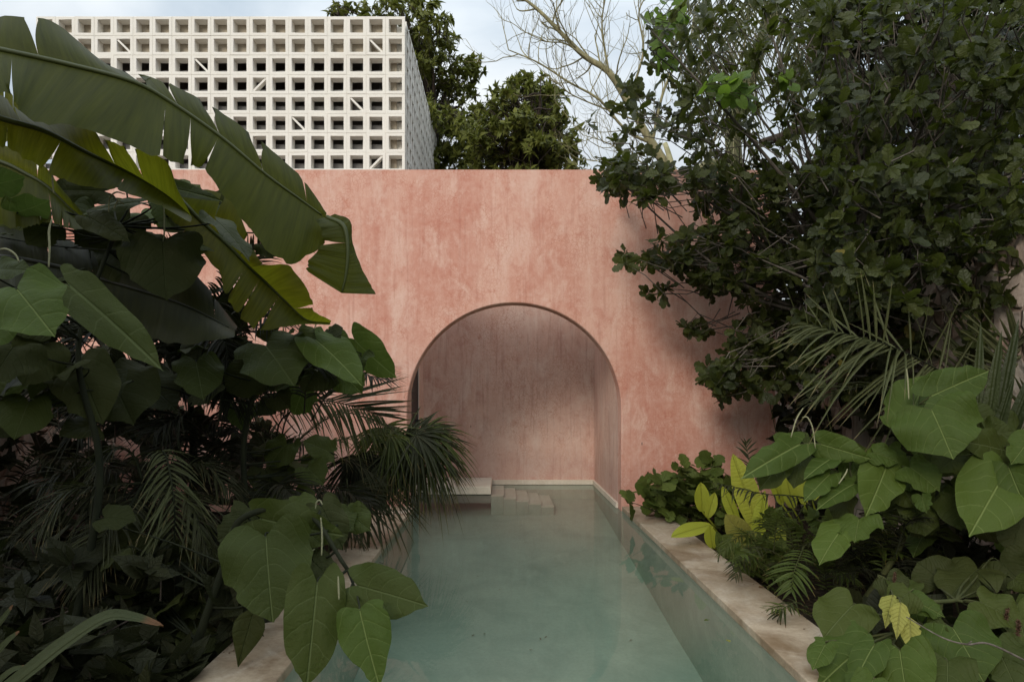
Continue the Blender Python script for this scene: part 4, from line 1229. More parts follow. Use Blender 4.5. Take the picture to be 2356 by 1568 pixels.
hoja((-1.95, 4.2, -.12), 'heart-leaved shrub whose lowest big leaves droop over the near pool coping', [(520, 1290, 4.2), (560, 1190, 4.2), (700, 1175, 4.2), (800, 1310, 4.0)], [
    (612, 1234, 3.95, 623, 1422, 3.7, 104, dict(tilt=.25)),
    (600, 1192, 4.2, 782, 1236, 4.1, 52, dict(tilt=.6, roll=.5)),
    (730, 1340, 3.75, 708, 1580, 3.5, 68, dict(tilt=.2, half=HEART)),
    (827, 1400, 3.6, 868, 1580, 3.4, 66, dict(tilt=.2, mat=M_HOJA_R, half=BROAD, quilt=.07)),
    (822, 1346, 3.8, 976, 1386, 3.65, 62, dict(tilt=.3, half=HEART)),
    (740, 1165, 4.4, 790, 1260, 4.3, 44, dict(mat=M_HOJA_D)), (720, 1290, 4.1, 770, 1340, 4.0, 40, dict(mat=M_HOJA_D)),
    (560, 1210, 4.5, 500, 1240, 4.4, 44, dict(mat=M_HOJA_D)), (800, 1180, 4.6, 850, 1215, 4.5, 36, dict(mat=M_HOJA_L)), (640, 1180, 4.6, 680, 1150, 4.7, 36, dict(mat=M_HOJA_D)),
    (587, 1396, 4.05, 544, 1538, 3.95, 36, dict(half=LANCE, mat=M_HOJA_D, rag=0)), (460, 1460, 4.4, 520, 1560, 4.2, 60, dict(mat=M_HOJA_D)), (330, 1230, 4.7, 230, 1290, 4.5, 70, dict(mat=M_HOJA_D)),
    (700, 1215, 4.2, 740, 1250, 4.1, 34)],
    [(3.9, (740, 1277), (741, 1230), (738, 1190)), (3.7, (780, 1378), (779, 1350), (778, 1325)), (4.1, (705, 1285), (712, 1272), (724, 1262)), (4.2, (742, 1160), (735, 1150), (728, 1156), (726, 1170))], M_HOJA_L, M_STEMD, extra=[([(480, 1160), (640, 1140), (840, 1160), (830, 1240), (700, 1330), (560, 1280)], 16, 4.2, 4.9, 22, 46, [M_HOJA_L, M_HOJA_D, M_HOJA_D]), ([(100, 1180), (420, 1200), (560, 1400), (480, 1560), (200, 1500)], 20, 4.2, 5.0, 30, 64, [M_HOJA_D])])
hoja((2.95, 5.6, -.12), 'heart-leaved shrub with soft green leaves clustered above the lime ferns', [(2080, 1230, 5.5), (2060, 1080, 5.4), (1880, 1020, 5.4)], [
    (1839, 1022, 5.3, 1716, 1086, 5.05, 38, dict(tilt=.9, roll=-.3)), (1798, 1062, 5.35, 1749, 1122, 5.25, 32, dict(mat=M_HOJA_L)), (1845, 1056, 5.4, 1824, 1118, 5.3, 30, dict(mat=M_HOJA_L)),
    (1886, 1020, 5.3, 2006, 1056, 5.1, 34, dict(tilt=.7, roll=.3)), (1930, 1045, 5.3, 1850, 1085, 5.1, 28, dict(tilt=.9)), (2044, 1060, 5.2, 2002, 1178, 4.95, 52),
    (1909, 1091, 5.2, 1854, 1142, 5.0, 28), (1964, 1113, 5.2, 1882, 1157, 5.0, 26, dict(tilt=.8)), (1977, 1193, 5.0, 1964, 1240, 4.85, 50, dict(tilt=.2, half=HEART, rag=.04)),
    (1938, 1215, 5.0, 1883, 1285, 4.8, 44), (2094, 1074, 5.1, 2165, 1125, 4.95, 46, dict(rag=.10)), (2010, 1040, 5.2, 2070, 1060, 5.1, 30),
    (2109, 1117, 5.3, 2089, 1206, 5.2, 38, dict(mat=M_HOJA_L)), (1960, 1065, 5.4, 1990, 1110, 5.3, 34), (2110, 1180, 5.2, 2130, 1230, 5.1, 40, dict(mat=M_HOJA_L)), (1810, 1015, 5.5, 1780, 1000, 5.5, 18),
    (2060, 1100, 5.3, 2110, 1165, 5.15, 44, dict(mat=M_HOJA_L)), (2120, 1140, 5.0, 2130, 1175, 4.9, 20, dict(rag=.12))],
    [(5.2, (1820, 1005), (1832, 965), (1848, 938)), (5.2, (1876, 1030), (1870, 985), (1858, 960), (1846, 960)), (5.1, (1930, 1112), (1945, 1090), (1950, 1078))], M_HOJA_R, M_STEM, extra=[([(1780, 1010), (1900, 1000), (2120, 1030), (2200, 1120), (2150, 1240), (1960, 1200), (1860, 1110)], 30, 5.2, 5.9, 20, 44, [M_HOJA_R, M_HOJA_L, M_HOJA_L])])
hoja((3.75, 5.2, -.12), 'tallest soft green heart-leaved shrub in front of the feather palm', [(2330, 1300, 5.1), (2320, 1080, 5.0), (2150, 930, 5.0)], [
    (2143, 941, 4.85, 2192, 1045, 4.6, 92, dict(tilt=.7, curl=.25)), (2090, 968, 5.1, 2136, 848, 5.25, 64, dict(tilt=.1)), (2140, 912, 4.95, 2281, 846, 4.85, 48, dict(tilt=.9, roll=.3)),
    (2314, 1084, 4.75, 2240, 1216, 4.5, 78, dict(tilt=.4)), (2320, 1072, 4.7, 2362, 1180, 4.5, 60, dict(rag=.08)), (2317, 1037, 4.9, 2222, 1008, 4.8, 44, dict(mat=M_HOJA_L)),
    (2370, 1010, 4.7, 2330, 1060, 4.6, 36), (2170, 945, 5.0, 2217, 938, 4.95, 16, dict(half=LANCE)), (2200, 1050, 5.1, 2160, 1080, 5.0, 40, dict(mat=M_HOJA_L)), (2270, 1000, 5.1, 2330, 990, 5.0, 40, dict(mat=M_HOJA_L)),
    (2350, 1180, 4.9, 2330, 1270, 4.8, 50, dict(mat=M_HOJA_D))],
    [(4.95, (2091, 918), (2089, 880), (2086, 848))], M_HOJA_R, M_STEM, extra=[([(2160, 960), (2400, 940), (2400, 1300), (2250, 1260), (2180, 1100)], 18, 4.9, 5.6, 30, 62, [M_HOJA_R, M_HOJA_L, M_HOJA_L])])
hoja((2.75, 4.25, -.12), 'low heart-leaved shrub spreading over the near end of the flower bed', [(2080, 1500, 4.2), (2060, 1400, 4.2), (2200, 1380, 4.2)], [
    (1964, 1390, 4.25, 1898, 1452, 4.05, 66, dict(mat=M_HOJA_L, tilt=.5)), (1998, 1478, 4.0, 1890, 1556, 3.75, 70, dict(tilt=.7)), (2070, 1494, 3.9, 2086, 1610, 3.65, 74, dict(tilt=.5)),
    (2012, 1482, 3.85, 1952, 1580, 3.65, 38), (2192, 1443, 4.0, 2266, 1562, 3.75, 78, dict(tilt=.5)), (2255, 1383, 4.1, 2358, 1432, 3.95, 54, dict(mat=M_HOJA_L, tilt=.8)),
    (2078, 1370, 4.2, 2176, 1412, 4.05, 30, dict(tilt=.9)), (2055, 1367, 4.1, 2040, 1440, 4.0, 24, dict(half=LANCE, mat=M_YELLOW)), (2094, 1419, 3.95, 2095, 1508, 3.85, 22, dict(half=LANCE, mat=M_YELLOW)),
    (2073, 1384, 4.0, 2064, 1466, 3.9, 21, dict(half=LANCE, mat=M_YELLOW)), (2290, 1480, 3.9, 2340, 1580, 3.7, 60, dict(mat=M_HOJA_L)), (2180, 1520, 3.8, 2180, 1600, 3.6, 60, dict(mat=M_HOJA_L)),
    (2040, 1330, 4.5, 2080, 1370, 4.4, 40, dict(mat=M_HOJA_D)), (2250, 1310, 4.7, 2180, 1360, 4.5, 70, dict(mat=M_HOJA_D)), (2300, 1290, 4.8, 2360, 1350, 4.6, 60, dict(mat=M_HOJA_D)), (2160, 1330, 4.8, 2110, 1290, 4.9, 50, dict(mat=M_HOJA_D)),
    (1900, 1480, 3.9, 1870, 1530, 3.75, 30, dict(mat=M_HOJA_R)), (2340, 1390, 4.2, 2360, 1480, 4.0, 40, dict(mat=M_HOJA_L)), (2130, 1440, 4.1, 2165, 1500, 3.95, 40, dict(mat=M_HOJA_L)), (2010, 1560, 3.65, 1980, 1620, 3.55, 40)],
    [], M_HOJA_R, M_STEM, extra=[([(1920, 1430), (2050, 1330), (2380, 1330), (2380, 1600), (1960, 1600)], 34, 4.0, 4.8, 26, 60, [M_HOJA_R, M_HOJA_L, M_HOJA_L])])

tw = thing('dry_twig', tuple(P(2096, 1560, 3.7) * np.array([1, 1, 0]) + np.array([0, 0, -.12])), 'thin bare twig crossing the low heart leaves', 'twig')
m = MB()
m.tube([P(2085, 1418, 3.85), P(2167, 1465, 3.75), P(2224, 1481, 3.7), P(2276, 1480, 3.7), P(2370, 1524, 3.7)], [.003, .0055, .006], 6, 24)
m.tube([P(2224, 1481, 3.7), P(2236, 1474, 3.68)], .003, 5, 4)
m.build('stem', M_TWIG, tw)
for lb, pts, rt in (('dry brown seed spike above the low heart leaves', (4.4, (2062, 1372), (2056, 1345), (2060, 1318)), (2.55, 4.4, -.12)), ('taller of two dry brown seed spikes beside the lowest leaves', (4.0, (2318, 1440), (2316, 1420), (2320, 1400)), (2.95, 4.0, -.12)),
                    ('shorter of two dry brown seed spikes beside the lowest leaves', (3.95, (2342, 1462), (2344, 1445), (2343, 1428)), (2.97, 3.95, -.12))):
    t = thing('seed_spike', rt, lb, 'plant', 'dry seed spikes')
    m = MB()
    c = catmull([P(x, y, pts[0]) for x, y in pts[1:]], 40)
    m.tube([np.array(rt), c[0]], .004, 5, 6)
    m.build('stem', M_STEM, t)
    m = MB()
    n = 150
    place(m, T_LANCE, c[RNG.integers(0, 40, n)], RNG.normal(0, .6, (n, 3)) + np.array([0, 0, .5]), RNG.normal(0, 1, (n, 3)), RNG.uniform(.012, .024, n), .005)
    m.build('seed_head', M_REDSPIKE, t)

# ------------------------------------------------------------------ palms
def palm(root, label, crown, fronds, mat, nm='feather_palm', group='feather palms in the garden beds', rib=M_STEMD, stem=None):
    t = thing(nm, root, label, 'palm', group)
    cr = P(*crown)
    m = MB()
    m.tube([np.array(root), (np.array(root) + cr) / 2 + np.array([.03, .05, 0]), cr], stem or [.05, .035, .02], 8, 12)
    m.build('stem', rib, t)
    for pts, kw in fronds:
        kw = dict(kw)
        mt = kw.pop('mat', mat)
        free = kw.pop('free', False)
        pp = [P(*q) for q in pts]
        if not free:
            pp = [cr] + pp
        fm, fr = MB(), MB()
        frond(fm, fr, pp, **kw)
        fo = fm.build('frond', mt, t)
        fr.build('rib', rib, fo)
    return t

palm((4.0, 6.5, -.12), 'feather palm with grey green leaflets standing below the fig tree', (2280, 1060, 6.3), [
    ([(2225, 910, 6.0), (2160, 852, 5.8), (2054, 798, 5.6), (1958, 771, 5.5), (1850, 744, 5.4)], dict(nl=64, Lmax=1.0, hw=.014, a0=60, a1=8, grav=.34, lift=.15, jit=.32, start=.10, sides=(-1,), up=(0, -1, .3))),
    ([(2225, 910, 6.0), (2160, 852, 5.8), (2054, 798, 5.6), (1958, 771, 5.5), (1850, 744, 5.4)], dict(nl=30, Lmax=.66, hw=.016, a0=108, a1=45, grav=.03, lift=.2, jit=.42, start=.08, sides=(1,), r0=.008, up=(0, -1, .3))),
    ([(2300, 900, 5.9), (2330, 800, 5.7), (2400, 740, 5.5)], dict(nl=26, Lmax=.6, hw=.016, a0=70, a1=30, grav=.1)),
    ([(2240, 930, 6.4), (2230, 840, 6.3), (2250, 740, 6.2), (2290, 690, 6.0)], dict(nl=24, Lmax=.55, hw=.015, a0=55, a1=20, grav=.08)),
    ([(2180, 960, 6.4), (2080, 900, 6.3), (1960, 890, 6.2), (1860, 930, 6.0)], dict(nl=34, Lmax=.55, hw=.014, grav=.35, mat=M_PALM)),
    ([(2380, 960, 5.6), (2450, 900, 5.4)], dict(nl=24, Lmax=.6, hw=.015, grav=.1))], M_PALMG)

small = []
for i in range(46):
    a = R.uniform(-2.6, .9) - .4
    x0, y0, d0 = 1890 + R.uniform(-130, 190), 1320 + R.uniform(-70, 70), R.uniform(5.5, 6.6)
    l = R.uniform(70, 150)
    x1, y1 = x0 + l * math.cos(a), y0 + l * math.sin(a) * .9
    small.append(([(x0, y0, d0), ((x0 + x1) / 2, (y0 + y1) / 2 - 22, d0 - .12), (x1, y1, d0 - .35)], dict(free=True, nl=17, Lmax=.20, hw=.010, a0=70, a1=30, grav=.35, lift=.1, r0=.005, mat=(M_PALM, M_FERN, M_FERN)[i % 3])))
small += [([(1850, 1255, 5.3), (1838, 1285, 5.15), (1826, 1318, 5.05), (1820, 1362, 5.0)], dict(free=True, nl=14, Lmax=.24, hw=.012, a0=80, a1=40, grav=.3, lift=.35, r0=.005, mat=M_FERN)),
          ([(1900, 1160, 6.2), (1840, 1142, 6.1), (1762, 1136, 6.0), (1700, 1122, 5.95), (1650, 1110, 5.9)], dict(free=True, nl=22, Lmax=.24, hw=.010, a0=75, a1=30, grav=.6, lift=.1, r0=.006)),
          ([(1870, 1420, 4.9), (1838, 1400, 4.85), (1800, 1398, 4.8), (1762, 1402, 4.75)], dict(free=True, nl=12, Lmax=.17, hw=.009, a0=75, a1=35, grav=.3, r0=.004, mat=M_PALMY)),
          ([(1860, 1400, 4.9), (1830, 1385, 4.85), (1800, 1402, 4.8), (1790, 1428, 4.8)], dict(free=True, nl=11, Lmax=.15, hw=.009, a0=75, a1=35, grav=.3, r0=.004, mat=M_STRAP)),
          ([(1760, 1150, 6.9), (1735, 1090, 6.9), (1720, 1040, 6.8), (1716, 1015, 6.8)], dict(free=True, nl=12, Lmax=.2, hw=.010, a0=60, a1=30, grav=.15, r0=.004, mat=M_PALM)),
          ([(1790, 1230, 6.0), (1740, 1225, 5.9), (1690, 1240, 5.8), (1660, 1275, 5.7)], dict(free=True, nl=20, Lmax=.19, hw=.009, a0=75, a1=30, grav=.4, r0=.004, mat=M_PALMY)),
          ([(1800, 1280, 5.7), (1750, 1260, 5.6), (1710, 1290, 5.5), (1690, 1330, 5.4)], dict(free=True, nl=18, Lmax=.17, hw=.009, a0=75, a1=30, grav=.4, r0=.004))]
palm((3.0, 6.0, -.12), 'bushy small fern palm with fine drooping leaflets beside the coping', (1960, 1400, 5.9), small, M_PALM, rib=M_STEM, stem=[.02, .015, .01])
shade = []
for i in range(14):
    x0, y0, d0 = R.uniform(2000, 2250), R.uniform(1260, 1400), R.uniform(5.2, 6.2)
    a, l = R.uniform(-3.0, -.1), R.uniform(90, 190)
    shade.append(([(x0, y0, d0), (x0 + l * .5 * math.cos(a), y0 + l * .6 * math.sin(a), d0 - .1), (x0 + l * math.cos(a), y0 + l * .8 * math.sin(a) + 20, d0 - .3)], dict(free=True, nl=24, Lmax=.26, hw=.007, a0=65, a1=30, grav=.35, r0=.005)))
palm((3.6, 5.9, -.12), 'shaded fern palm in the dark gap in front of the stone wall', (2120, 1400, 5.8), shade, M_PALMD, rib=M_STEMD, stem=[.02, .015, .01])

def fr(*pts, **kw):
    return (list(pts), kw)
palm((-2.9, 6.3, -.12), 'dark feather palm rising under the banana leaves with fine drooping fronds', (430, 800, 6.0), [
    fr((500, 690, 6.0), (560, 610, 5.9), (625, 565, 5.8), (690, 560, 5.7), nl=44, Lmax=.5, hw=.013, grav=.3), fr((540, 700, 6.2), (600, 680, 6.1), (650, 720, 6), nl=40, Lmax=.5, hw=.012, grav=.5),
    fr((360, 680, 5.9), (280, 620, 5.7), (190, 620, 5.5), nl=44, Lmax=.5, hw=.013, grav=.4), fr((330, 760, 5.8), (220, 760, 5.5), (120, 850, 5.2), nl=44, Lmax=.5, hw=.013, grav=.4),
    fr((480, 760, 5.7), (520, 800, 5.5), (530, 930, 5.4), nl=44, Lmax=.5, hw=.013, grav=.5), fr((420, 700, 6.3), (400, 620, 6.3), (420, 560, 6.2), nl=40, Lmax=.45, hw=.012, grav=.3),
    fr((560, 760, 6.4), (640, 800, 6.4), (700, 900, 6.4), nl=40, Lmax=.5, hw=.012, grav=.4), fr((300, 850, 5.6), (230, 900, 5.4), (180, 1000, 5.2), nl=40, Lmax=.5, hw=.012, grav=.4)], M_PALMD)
palm((-2.3, 5.0, -.12), 'feather palm with one pale frond arching down towards the pool', (330, 1110, 5.0), [
    fr((352, 1050, 4.85), (378, 1042, 4.75), (392, 1096, 4.65), (402, 1180, 4.6), (400, 1260, 4.6), (394, 1338, 4.6), nl=30, Lmax=.40, hw=.010, a0=75, a1=30, grav=.55, lift=.3, start=.25, mat=M_PALMG),
    fr((300, 1040, 5.0), (250, 1040, 4.9), (215, 1120, 4.8), (190, 1240, 4.7), nl=36, Lmax=.36, hw=.009, grav=.5), fr((400, 1090, 5.2), (470, 1070, 5.2), (530, 1130, 5.1), nl=36, Lmax=.36, hw=.009, grav=.5),
    fr((250, 1120, 4.8), (160, 1130, 4.6), (90, 1220, 4.4), nl=36, Lmax=.4, hw=.009, grav=.4), fr((380, 1130, 4.9), (440, 1160, 4.7), (480, 1280, 4.6), nl=36, Lmax=.36, hw=.009, grav=.5),
    fr((290, 1180, 4.7), (240, 1230, 4.5), (190, 1350, 4.3), nl=36, Lmax=.4, hw=.009, grav=.4)], M_PALM)
palm((-2.4, 7.6, -.12), 'feather palm with drooping leaflets in front of the arch edge', (640, 1090, 7.3), [
    fr((640, 980, 7.2), (690, 935, 7.1), (748, 922, 7.0), (821, 937, 6.95), (880, 958, 6.9), nl=40, Lmax=.52, hw=.011, a0=75, a1=30, grav=.45, lift=.1, start=.3, sides=(1,), mat=M_PALMG, up=(0, -1, .3)),
    fr((640, 980, 7.2), (690, 935, 7.1), (748, 922, 7.0), (821, 937, 6.95), (880, 958, 6.9), nl=40, Lmax=.85, hw=.012, a0=45, a1=12, grav=.03, lift=.1, start=.2, sides=(-1,), r0=.006, up=(0, -1, .3)),
    fr((660, 960, 7.4), (740, 880, 7.4), (840, 850, 7.4), (900, 870, 7.3), nl=40, Lmax=.6, hw=.010, a0=50, a1=20, grav=.12, lift=.2),
    fr((700, 1050, 7.2), (755, 1020, 7.1), (840, 1000, 7.0), (935, 1005, 6.9), nl=36, Lmax=.42, hw=.011, a0=75, a1=30, grav=.7, mat=M_PALMY), fr((600, 1000, 7.3), (560, 900, 7.2), (500, 880, 7.0), nl=36, Lmax=.5, hw=.010, grav=.3),
    fr((690, 1010, 7.5), (790, 950, 7.5), (905, 985, 7.4), nl=40, Lmax=.5, hw=.010, a0=60, a1=25, grav=.4, mat=M_PALM), fr((720, 1080, 7.2), (800, 1060, 7.1), (880, 1110, 7.0), nl=34, Lmax=.4, hw=.010, grav=.6, mat=M_PALM),
    fr((700, 1120, 7.0), (760, 1150, 6.8), (830, 1250, 6.7), nl=34, Lmax=.36, hw=.010, grav=.5), fr((620, 1150, 6.9), (690, 1180, 6.6), (780, 1180, 6.4), nl=34, Lmax=.36, hw=.010, grav=.5, mat=M_PALM)], M_PALM)

t = thing('fan_palm', (-1.95, 8.0, -.12), 'fan palm with drooping ragged fans reaching across the arch opening', 'palm')
m = MB()
m.tube([(-1.95, 8.0, -.12), (-1.9, 8.0, .3), (-1.85, 8.0, .7)], [.07, .06, .04], 8, 8)
m.build('stem', M_BARKD, t)
for (hx, hy, hd), (tx, ty, td), n, Rr, mt, gv in (((958, 1000, 7.6), (1080, 1030, 7.45), (-.25, -.45, .85), .70, M_PALM, .6), ((962, 1004, 7.7), (1070, 1080, 7.6), (-.1, -.7, .7), .70, M_PALM, .35), ((975, 990, 7.75), (1095, 985, 7.7), (-.3, -.6, .8), .68, M_PALMY, .6), ((930, 1010, 7.6), (1040, 1090, 7.5), (0, -.8, .5), .72, M_PALM, .3), ((900, 1000, 7.6), (985, 960, 7.5), (-.3, -.5, .8), .52, M_PALMY, .9), ((850, 1095, 7.4), (960, 1190, 7.2), (-.2, -.6, .7), .74, M_PALM, .3), ((890, 1040, 7.6), (990, 1130, 7.5), (-.1, -.9, .4), .6, M_PALMD, .2),
                                  ((800, 1130, 7.2), (850, 1230, 7.0), (0, -.8, .5), .6, M_PALM, .3), ((880, 985, 7.8), (900, 1080, 7.7), (0, -.7, .5), .5, M_PALMY, .5), ((820, 1050, 7.5), (840, 1130, 7.4), (0, -.7, .5), .5, M_PALMD, .5)):
    h = P(hx, hy, hd)
    m = MB()
    fan(m, h, P(tx, ty, td) - h, np.array(n), Rr, 34, 215, .015, gv)
    fan(m, h, P(tx, ty + 25, td) - h, np.array(n), Rr * .85, 24, 200, .011, gv * 1.6)
    fo = m.build('frond', mt, t)
    m = MB()
    m.tube([np.array([-1.85, 8.0, .65]), (h + np.array([-1.85, 8.0, .65])) / 2 + np.array([0, 0, .12]), h], [.012, .008], 6, 10)
    m.build('leaf_stalk', M_STEM, fo)

fill = []
for i in range(72):
    x0, y0, d0 = R.uniform(-60, 740), R.uniform(900, 1500), R.uniform(5.4, 8.2)
    a, l = R.uniform(-2.9, -.2), R.uniform(150, 330)
    fill.append(([(x0, y0, d0), (x0 + l * .5 * math.cos(a), y0 + l * .65 * math.sin(a), d0 - .2), (x0 + l * math.cos(a), y0 + l * .75 * math.sin(a) + 40, d0 - .5)], dict(free=True, nl=34, Lmax=.45, hw=.013, a0=65, a1=30, grav=.4, r0=.007)))
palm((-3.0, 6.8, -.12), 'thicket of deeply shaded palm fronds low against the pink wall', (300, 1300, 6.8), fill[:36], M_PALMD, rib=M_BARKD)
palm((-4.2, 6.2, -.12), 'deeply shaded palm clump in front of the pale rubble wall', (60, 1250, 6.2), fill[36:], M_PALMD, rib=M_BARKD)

# ------------------------------------------------------------------ under-storey shrubs
def shrub(label, root, polys, mat, Lr, asp, t_=T_LANCE, nm='shade_shrub', seed=1, stems=10, tw=M_BARKD, cat='shrub', kmin=5, kmax=9, group=None, up=.5):
    t = thing(nm, root, label, cat, group)
    rng = np.random.default_rng(seed)
    cents, dirs = [], []
    for poly, n, y0, y1 in polys:
        for x, y in inpoly(poly, n, rng):
            cents.append(P(x, y, rng.uniform(y0, y1)))
            dirs.append(rng.normal(0, .5, 3) + np.array([0, -.3, .5]))
    mb, st = MB(), MB()
    rosettes(mb, st, cents, dirs, t_, kmin, kmax, Lr, asp, (35, 100), .25, np.array(root), .15, .15, .1, rng, up, .005)
    mb.build('foliage', mat, t)
    r0 = np.array(root)
    for i in rng.choice(len(cents), min(stems, len(cents)), replace=False):
        q = cents[i]
        st.tube([r0 + rng.normal(0, .1, 3) * np.array([1, 1, 0]), r0 * .35 + q * .65 + rng.normal(0, .1, 3), q], [.014, .008, .004], 5, 8, cap=False)
    st.build('stem', tw, t)
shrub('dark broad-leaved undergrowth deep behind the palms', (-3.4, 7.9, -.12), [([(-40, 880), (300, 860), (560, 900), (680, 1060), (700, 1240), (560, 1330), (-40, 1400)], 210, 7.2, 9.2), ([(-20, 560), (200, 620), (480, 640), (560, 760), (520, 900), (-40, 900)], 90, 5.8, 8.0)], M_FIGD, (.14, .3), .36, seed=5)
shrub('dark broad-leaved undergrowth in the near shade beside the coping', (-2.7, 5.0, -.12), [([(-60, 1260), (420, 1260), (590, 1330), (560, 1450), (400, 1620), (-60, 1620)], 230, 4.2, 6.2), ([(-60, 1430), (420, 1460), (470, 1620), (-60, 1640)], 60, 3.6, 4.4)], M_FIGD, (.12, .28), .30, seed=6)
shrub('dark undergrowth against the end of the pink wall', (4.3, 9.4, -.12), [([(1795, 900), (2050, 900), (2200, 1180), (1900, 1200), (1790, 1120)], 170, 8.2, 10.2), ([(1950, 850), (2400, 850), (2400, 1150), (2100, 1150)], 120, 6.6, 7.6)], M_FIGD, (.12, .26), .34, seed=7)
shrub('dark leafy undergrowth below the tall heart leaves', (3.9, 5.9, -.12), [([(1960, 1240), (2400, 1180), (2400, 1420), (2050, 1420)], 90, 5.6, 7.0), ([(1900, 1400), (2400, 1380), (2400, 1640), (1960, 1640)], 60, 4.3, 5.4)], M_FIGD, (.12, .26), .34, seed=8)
shrub('low sprawling shrub with ragged green leaves at the foot of the pink wall', (2.75, 8.9, -.12), [([(1440, 1150), (1480, 1105), (1560, 1070), (1615, 1062), (1690, 1095), (1680, 1140), (1610, 1175), (1560, 1180), (1510, 1160), (1450, 1165)], 62, 8.4, 9.1), ([(1640, 1120), (1720, 1120), (1720, 1200), (1650, 1210)], 12, 8.0, 8.4)], M_BUSH, (.15, .28), .40, T_FIG, 'sprawling_shrub', 9, 10, M_STEM, kmin=3, kmax=6, up=.9)
shrub('mixed low ground plants in front of the lime ferns', (2.6, 6.9, -.12), [([(1660, 1240), (1800, 1240), (1900, 1400), (1850, 1400), (1720, 1330)], 80, 6.0, 7.2), ([(1760, 1180), (2050, 1180), (2080, 1330), (1850, 1330)], 70, 6.2, 7.6)], M_BUSH, (.07, .15), .34, T_LANCE, 'ground_plant', 10, 6, M_STEM, kmin=4, kmax=7)

def straps(root, label, leaves, mat, nm, cat, half=STRAP, group=None):
    t = thing(nm, root, label, cat, group)
    for lf in leaves:
        kw = dict(lf[-1]) if isinstance(lf[-1], dict) else {}
        mt = kw.pop('mat', mat)
        core = lf[:-1] if isinstance(lf[-1], dict) else lf
        base = dict(half=half, tilt=.2, droop=.12, fold=.22, curl=.05, wave=.05, rag=.008, quilt=0)
        base.update(kw)
        mb, b_, e = handleaf(*core, **base)
        mb.tube([np.array(root) * .25 + b_ * .75 + np.array([0, 0, -.03]), b_, b_ + e * .02], [.010, .007], 5, 6)
        mb.build('leaf', mt, t)
straps((2.68, 7.7, -.12), 'lime green birdsnest fern with yellowish strap leaves beside the coping', [
    (1746, 1225, 7.5, 1692, 1048, 7.4, 28), (1637, 1208, 7.4, 1551, 1222, 7.0, 20, dict(tilt=.8, mat=M_LIME)), (1725, 1260, 7.2, 1676, 1188, 7.0, 28, dict(mat=M_YELLOW)), (1616, 1176, 7.6, 1614, 1112, 7.5, 17),
    (1628, 1190, 7.5, 1645, 1135, 7.4, 13), (1673, 1285, 7.0, 1650, 1226, 6.9, 13, dict(mat=M_BUSH)), (1640, 1260, 7.1, 1632, 1212, 7.0, 15), (1740, 1265, 7.3, 1755, 1130, 7.2, 17), (1720, 1300, 7.0, 1735, 1225, 6.9, 22, dict(mat=M_YELLOW)),
    (1690, 1320, 6.8, 1715, 1275, 6.6, 16), (1770, 1300, 6.9, 1800, 1210, 6.8, 20), (1700, 1210, 7.7, 1660, 1120, 7.7, 14)], M_LIME, 'birdsnest_fern', 'fern')
straps((3.35, 7.0, -.12), 'second lime strap fern half hidden by the heart leaves', [(1824, 1168, 6.9, 1808, 1088, 6.8, 17), (1850, 1160, 6.9, 1846, 1075, 6.9, 16), (1800, 1160, 7.0, 1775, 1090, 6.9, 13), (1870, 1150, 6.8, 1890, 1090, 6.8, 13)], M_LIME, 'birdsnest_fern', 'fern')
straps((4.15, 5.55, -.12), 'dark strap-leaved plant standing beside the tallest heart leaves', [
    (2262, 1060, 5.45, 2300, 760, 5.3, 16), (2280, 1060, 5.45, 2345, 730, 5.3, 17), (2240, 1050, 5.5, 2262, 740, 5.4, 14), (2300, 1070, 5.4, 2390, 800, 5.2, 17), (2270, 1080, 5.3, 2330, 870, 5.1, 15), (2250, 1080, 5.4, 2160, 900, 5.3, 13), (2290, 1100, 5.3, 2250, 960, 5.0, 14)],
    M_AGAVE, 'strap_leaf_plant', 'plant', BLADE)
t = thing('strap_leaf_plant', (-2.55, 3.4, -.12), 'olive strap-leaved plant in the darkest near corner', 'plant')
for pl, wd in (([(-60, 1640, 3.3), (60, 1545, 3.3), (156, 1470, 3.35), (245, 1416, 3.4), (310, 1418, 3.45), (376, 1438, 3.45)], 17), ([(-60, 1560, 3.4), (10, 1480, 3.4), (45, 1450, 3.4)], 8), ([(-60, 1500, 3.4), (0, 1430, 3.4), (30, 1390, 3.4)], 7), ([(-40, 1600, 3.4), (20, 1545, 3.4), (60, 1530, 3.4)], 8)):
    c = catmull([P(*q) for q in pl], 30)
    tg = nrm(np.gradient(c, axis=0))
    sd = nrm(np.cross(tg, nrm(CAM - c) + np.array([0, 0, .6])))
    wv = wd * 3.4 / F * np.sqrt(np.clip(1 - np.linspace(0, 1, 30) ** 2.2, 0, 1)) + .0005
    m = MB()
    vv, uv = [], []
    for j, (a, dz) in enumerate(((-1, .0), (-.5, -.004), (0, -.010), (.5, -.004), (1, 0))):
        vv.append(c + sd * (wv * a)[:, None] + np.array([0, 0, dz]))
        uv.append(np.stack([np.full(30, .5 + a * .04), np.linspace(0, 1, 30)], 1))
    m.add(np.concatenate(vv), [[j * 30 + i, j * 30 + i + 1, (j + 1) * 30 + i + 1, (j + 1) * 30 + i] for j in range(4) for i in range(29)], np.concatenate(uv))
    m.build('leaf', M_STRAP, t)

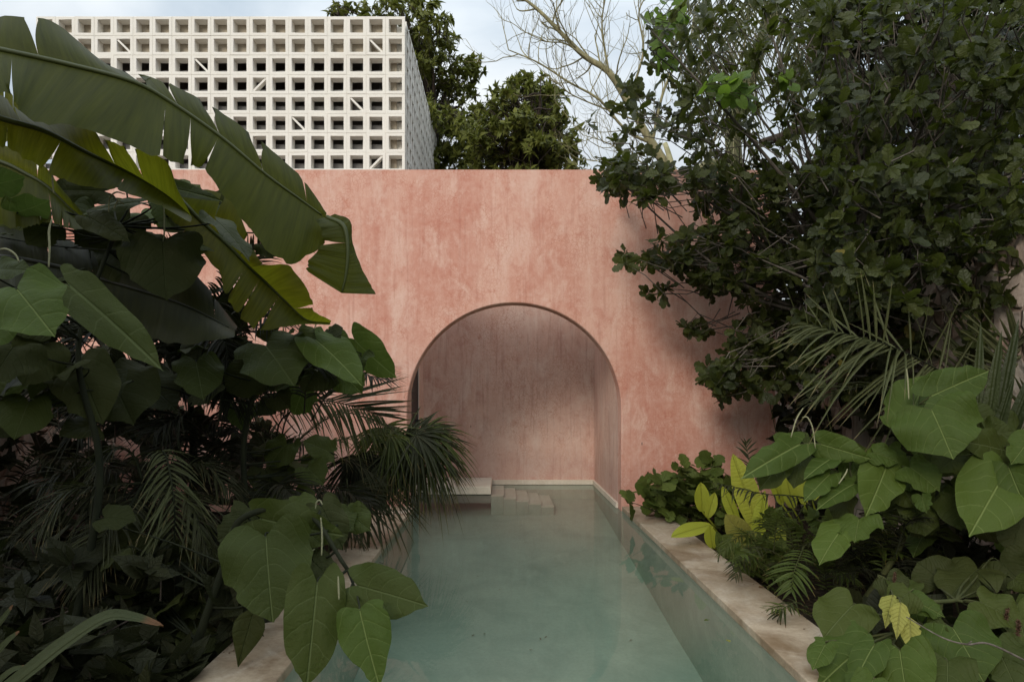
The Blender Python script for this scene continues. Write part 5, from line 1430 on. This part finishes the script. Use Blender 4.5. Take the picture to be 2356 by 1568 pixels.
# ------------------------------------------------------------------ fallen leaves
def onz(X, Y, z):
    d = F * (EYE - z) / (Y - VY)
    return (X - VX) * d / F, d
for X, Y, z, l, a, mt, lb in ((1746, 1351, .006, .055, .4, M_DEAD, 'curled dry brown leaf lying on the coping beside the fern palm'), (1533, 1196, .006, .06, 1.9, M_DEAD, 'dry leaf on the coping near the foot of the pink wall'),
                              (1795, 1415, .006, .07, 2.6, M_DEAD, 'dry leaf on the coping under the small yellow green frond'), (1680, 1476, -.074, .045, 2.0, M_YELLOW, 'small yellow leaf floating on the water near the coping'),
                              (1620, 1427, -.074, .05, .2, M_BUSH, 'small green leaf floating on the water by the coping')):
    x, d = onz(X, Y, z)
    m = MB()
    place(m, T(LANCE, 10, 3, .15), np.array([x, d, z]), np.array([math.cos(a), math.sin(a), 0]), np.array([0, 0, 1.]), l, l * .3, -.12, .12, -.25, .12)
    tag(m.build('fallen_leaf', mt, loc=(x, d, z)), lb, 'leaf', 'fallen leaves')
m = MB()
for i in range(46):
    x, y = (R.gauss(1.0, .18), R.gauss(4.9, .35)) if i < 26 else (R.uniform(-1, 1.6), R.uniform(4.2, 9))
    z = float(np.interp(y, fy, fz)) + .01
    a = R.uniform(0, 6.28)
    place(m, T_LANCE, np.array([min(x, 1.68), y, z]), np.array([math.cos(a), math.sin(a), 0]), np.array([0, 0, 1.]), R.uniform(.02, .05), .008, -.1)
tag(m.build('leaf_debris', M_DEAD), 'specks of dead leaf sunk on the pool floor', 'debris', kind='stuff')

m = MB()
n = 90
for i in range(n):
    rt = R.random() < .75
    x = (2.17 - abs(R.gauss(0, .12))) if rt else (-1.75 + abs(R.gauss(0, .12)))
    x = min(max(x, -1.73), 2.15) if rt else min(max(x, -1.73), -1.3)
    if rt:
        x = max(x, 1.74)
    a = R.uniform(0, 6.28)
    l = R.uniform(.006, .026)
    place(m, T_LANCE, np.array([x, R.uniform(3.8, 9.6), .004]), np.array([math.cos(a), math.sin(a), 0]), np.array([0, 0, 1.]), l, l * .35, -.1, .2)
tag(m.build('leaf_litter', M_DEAD), 'crumbs of dead leaf scattered along the coping', 'debris', kind='stuff')
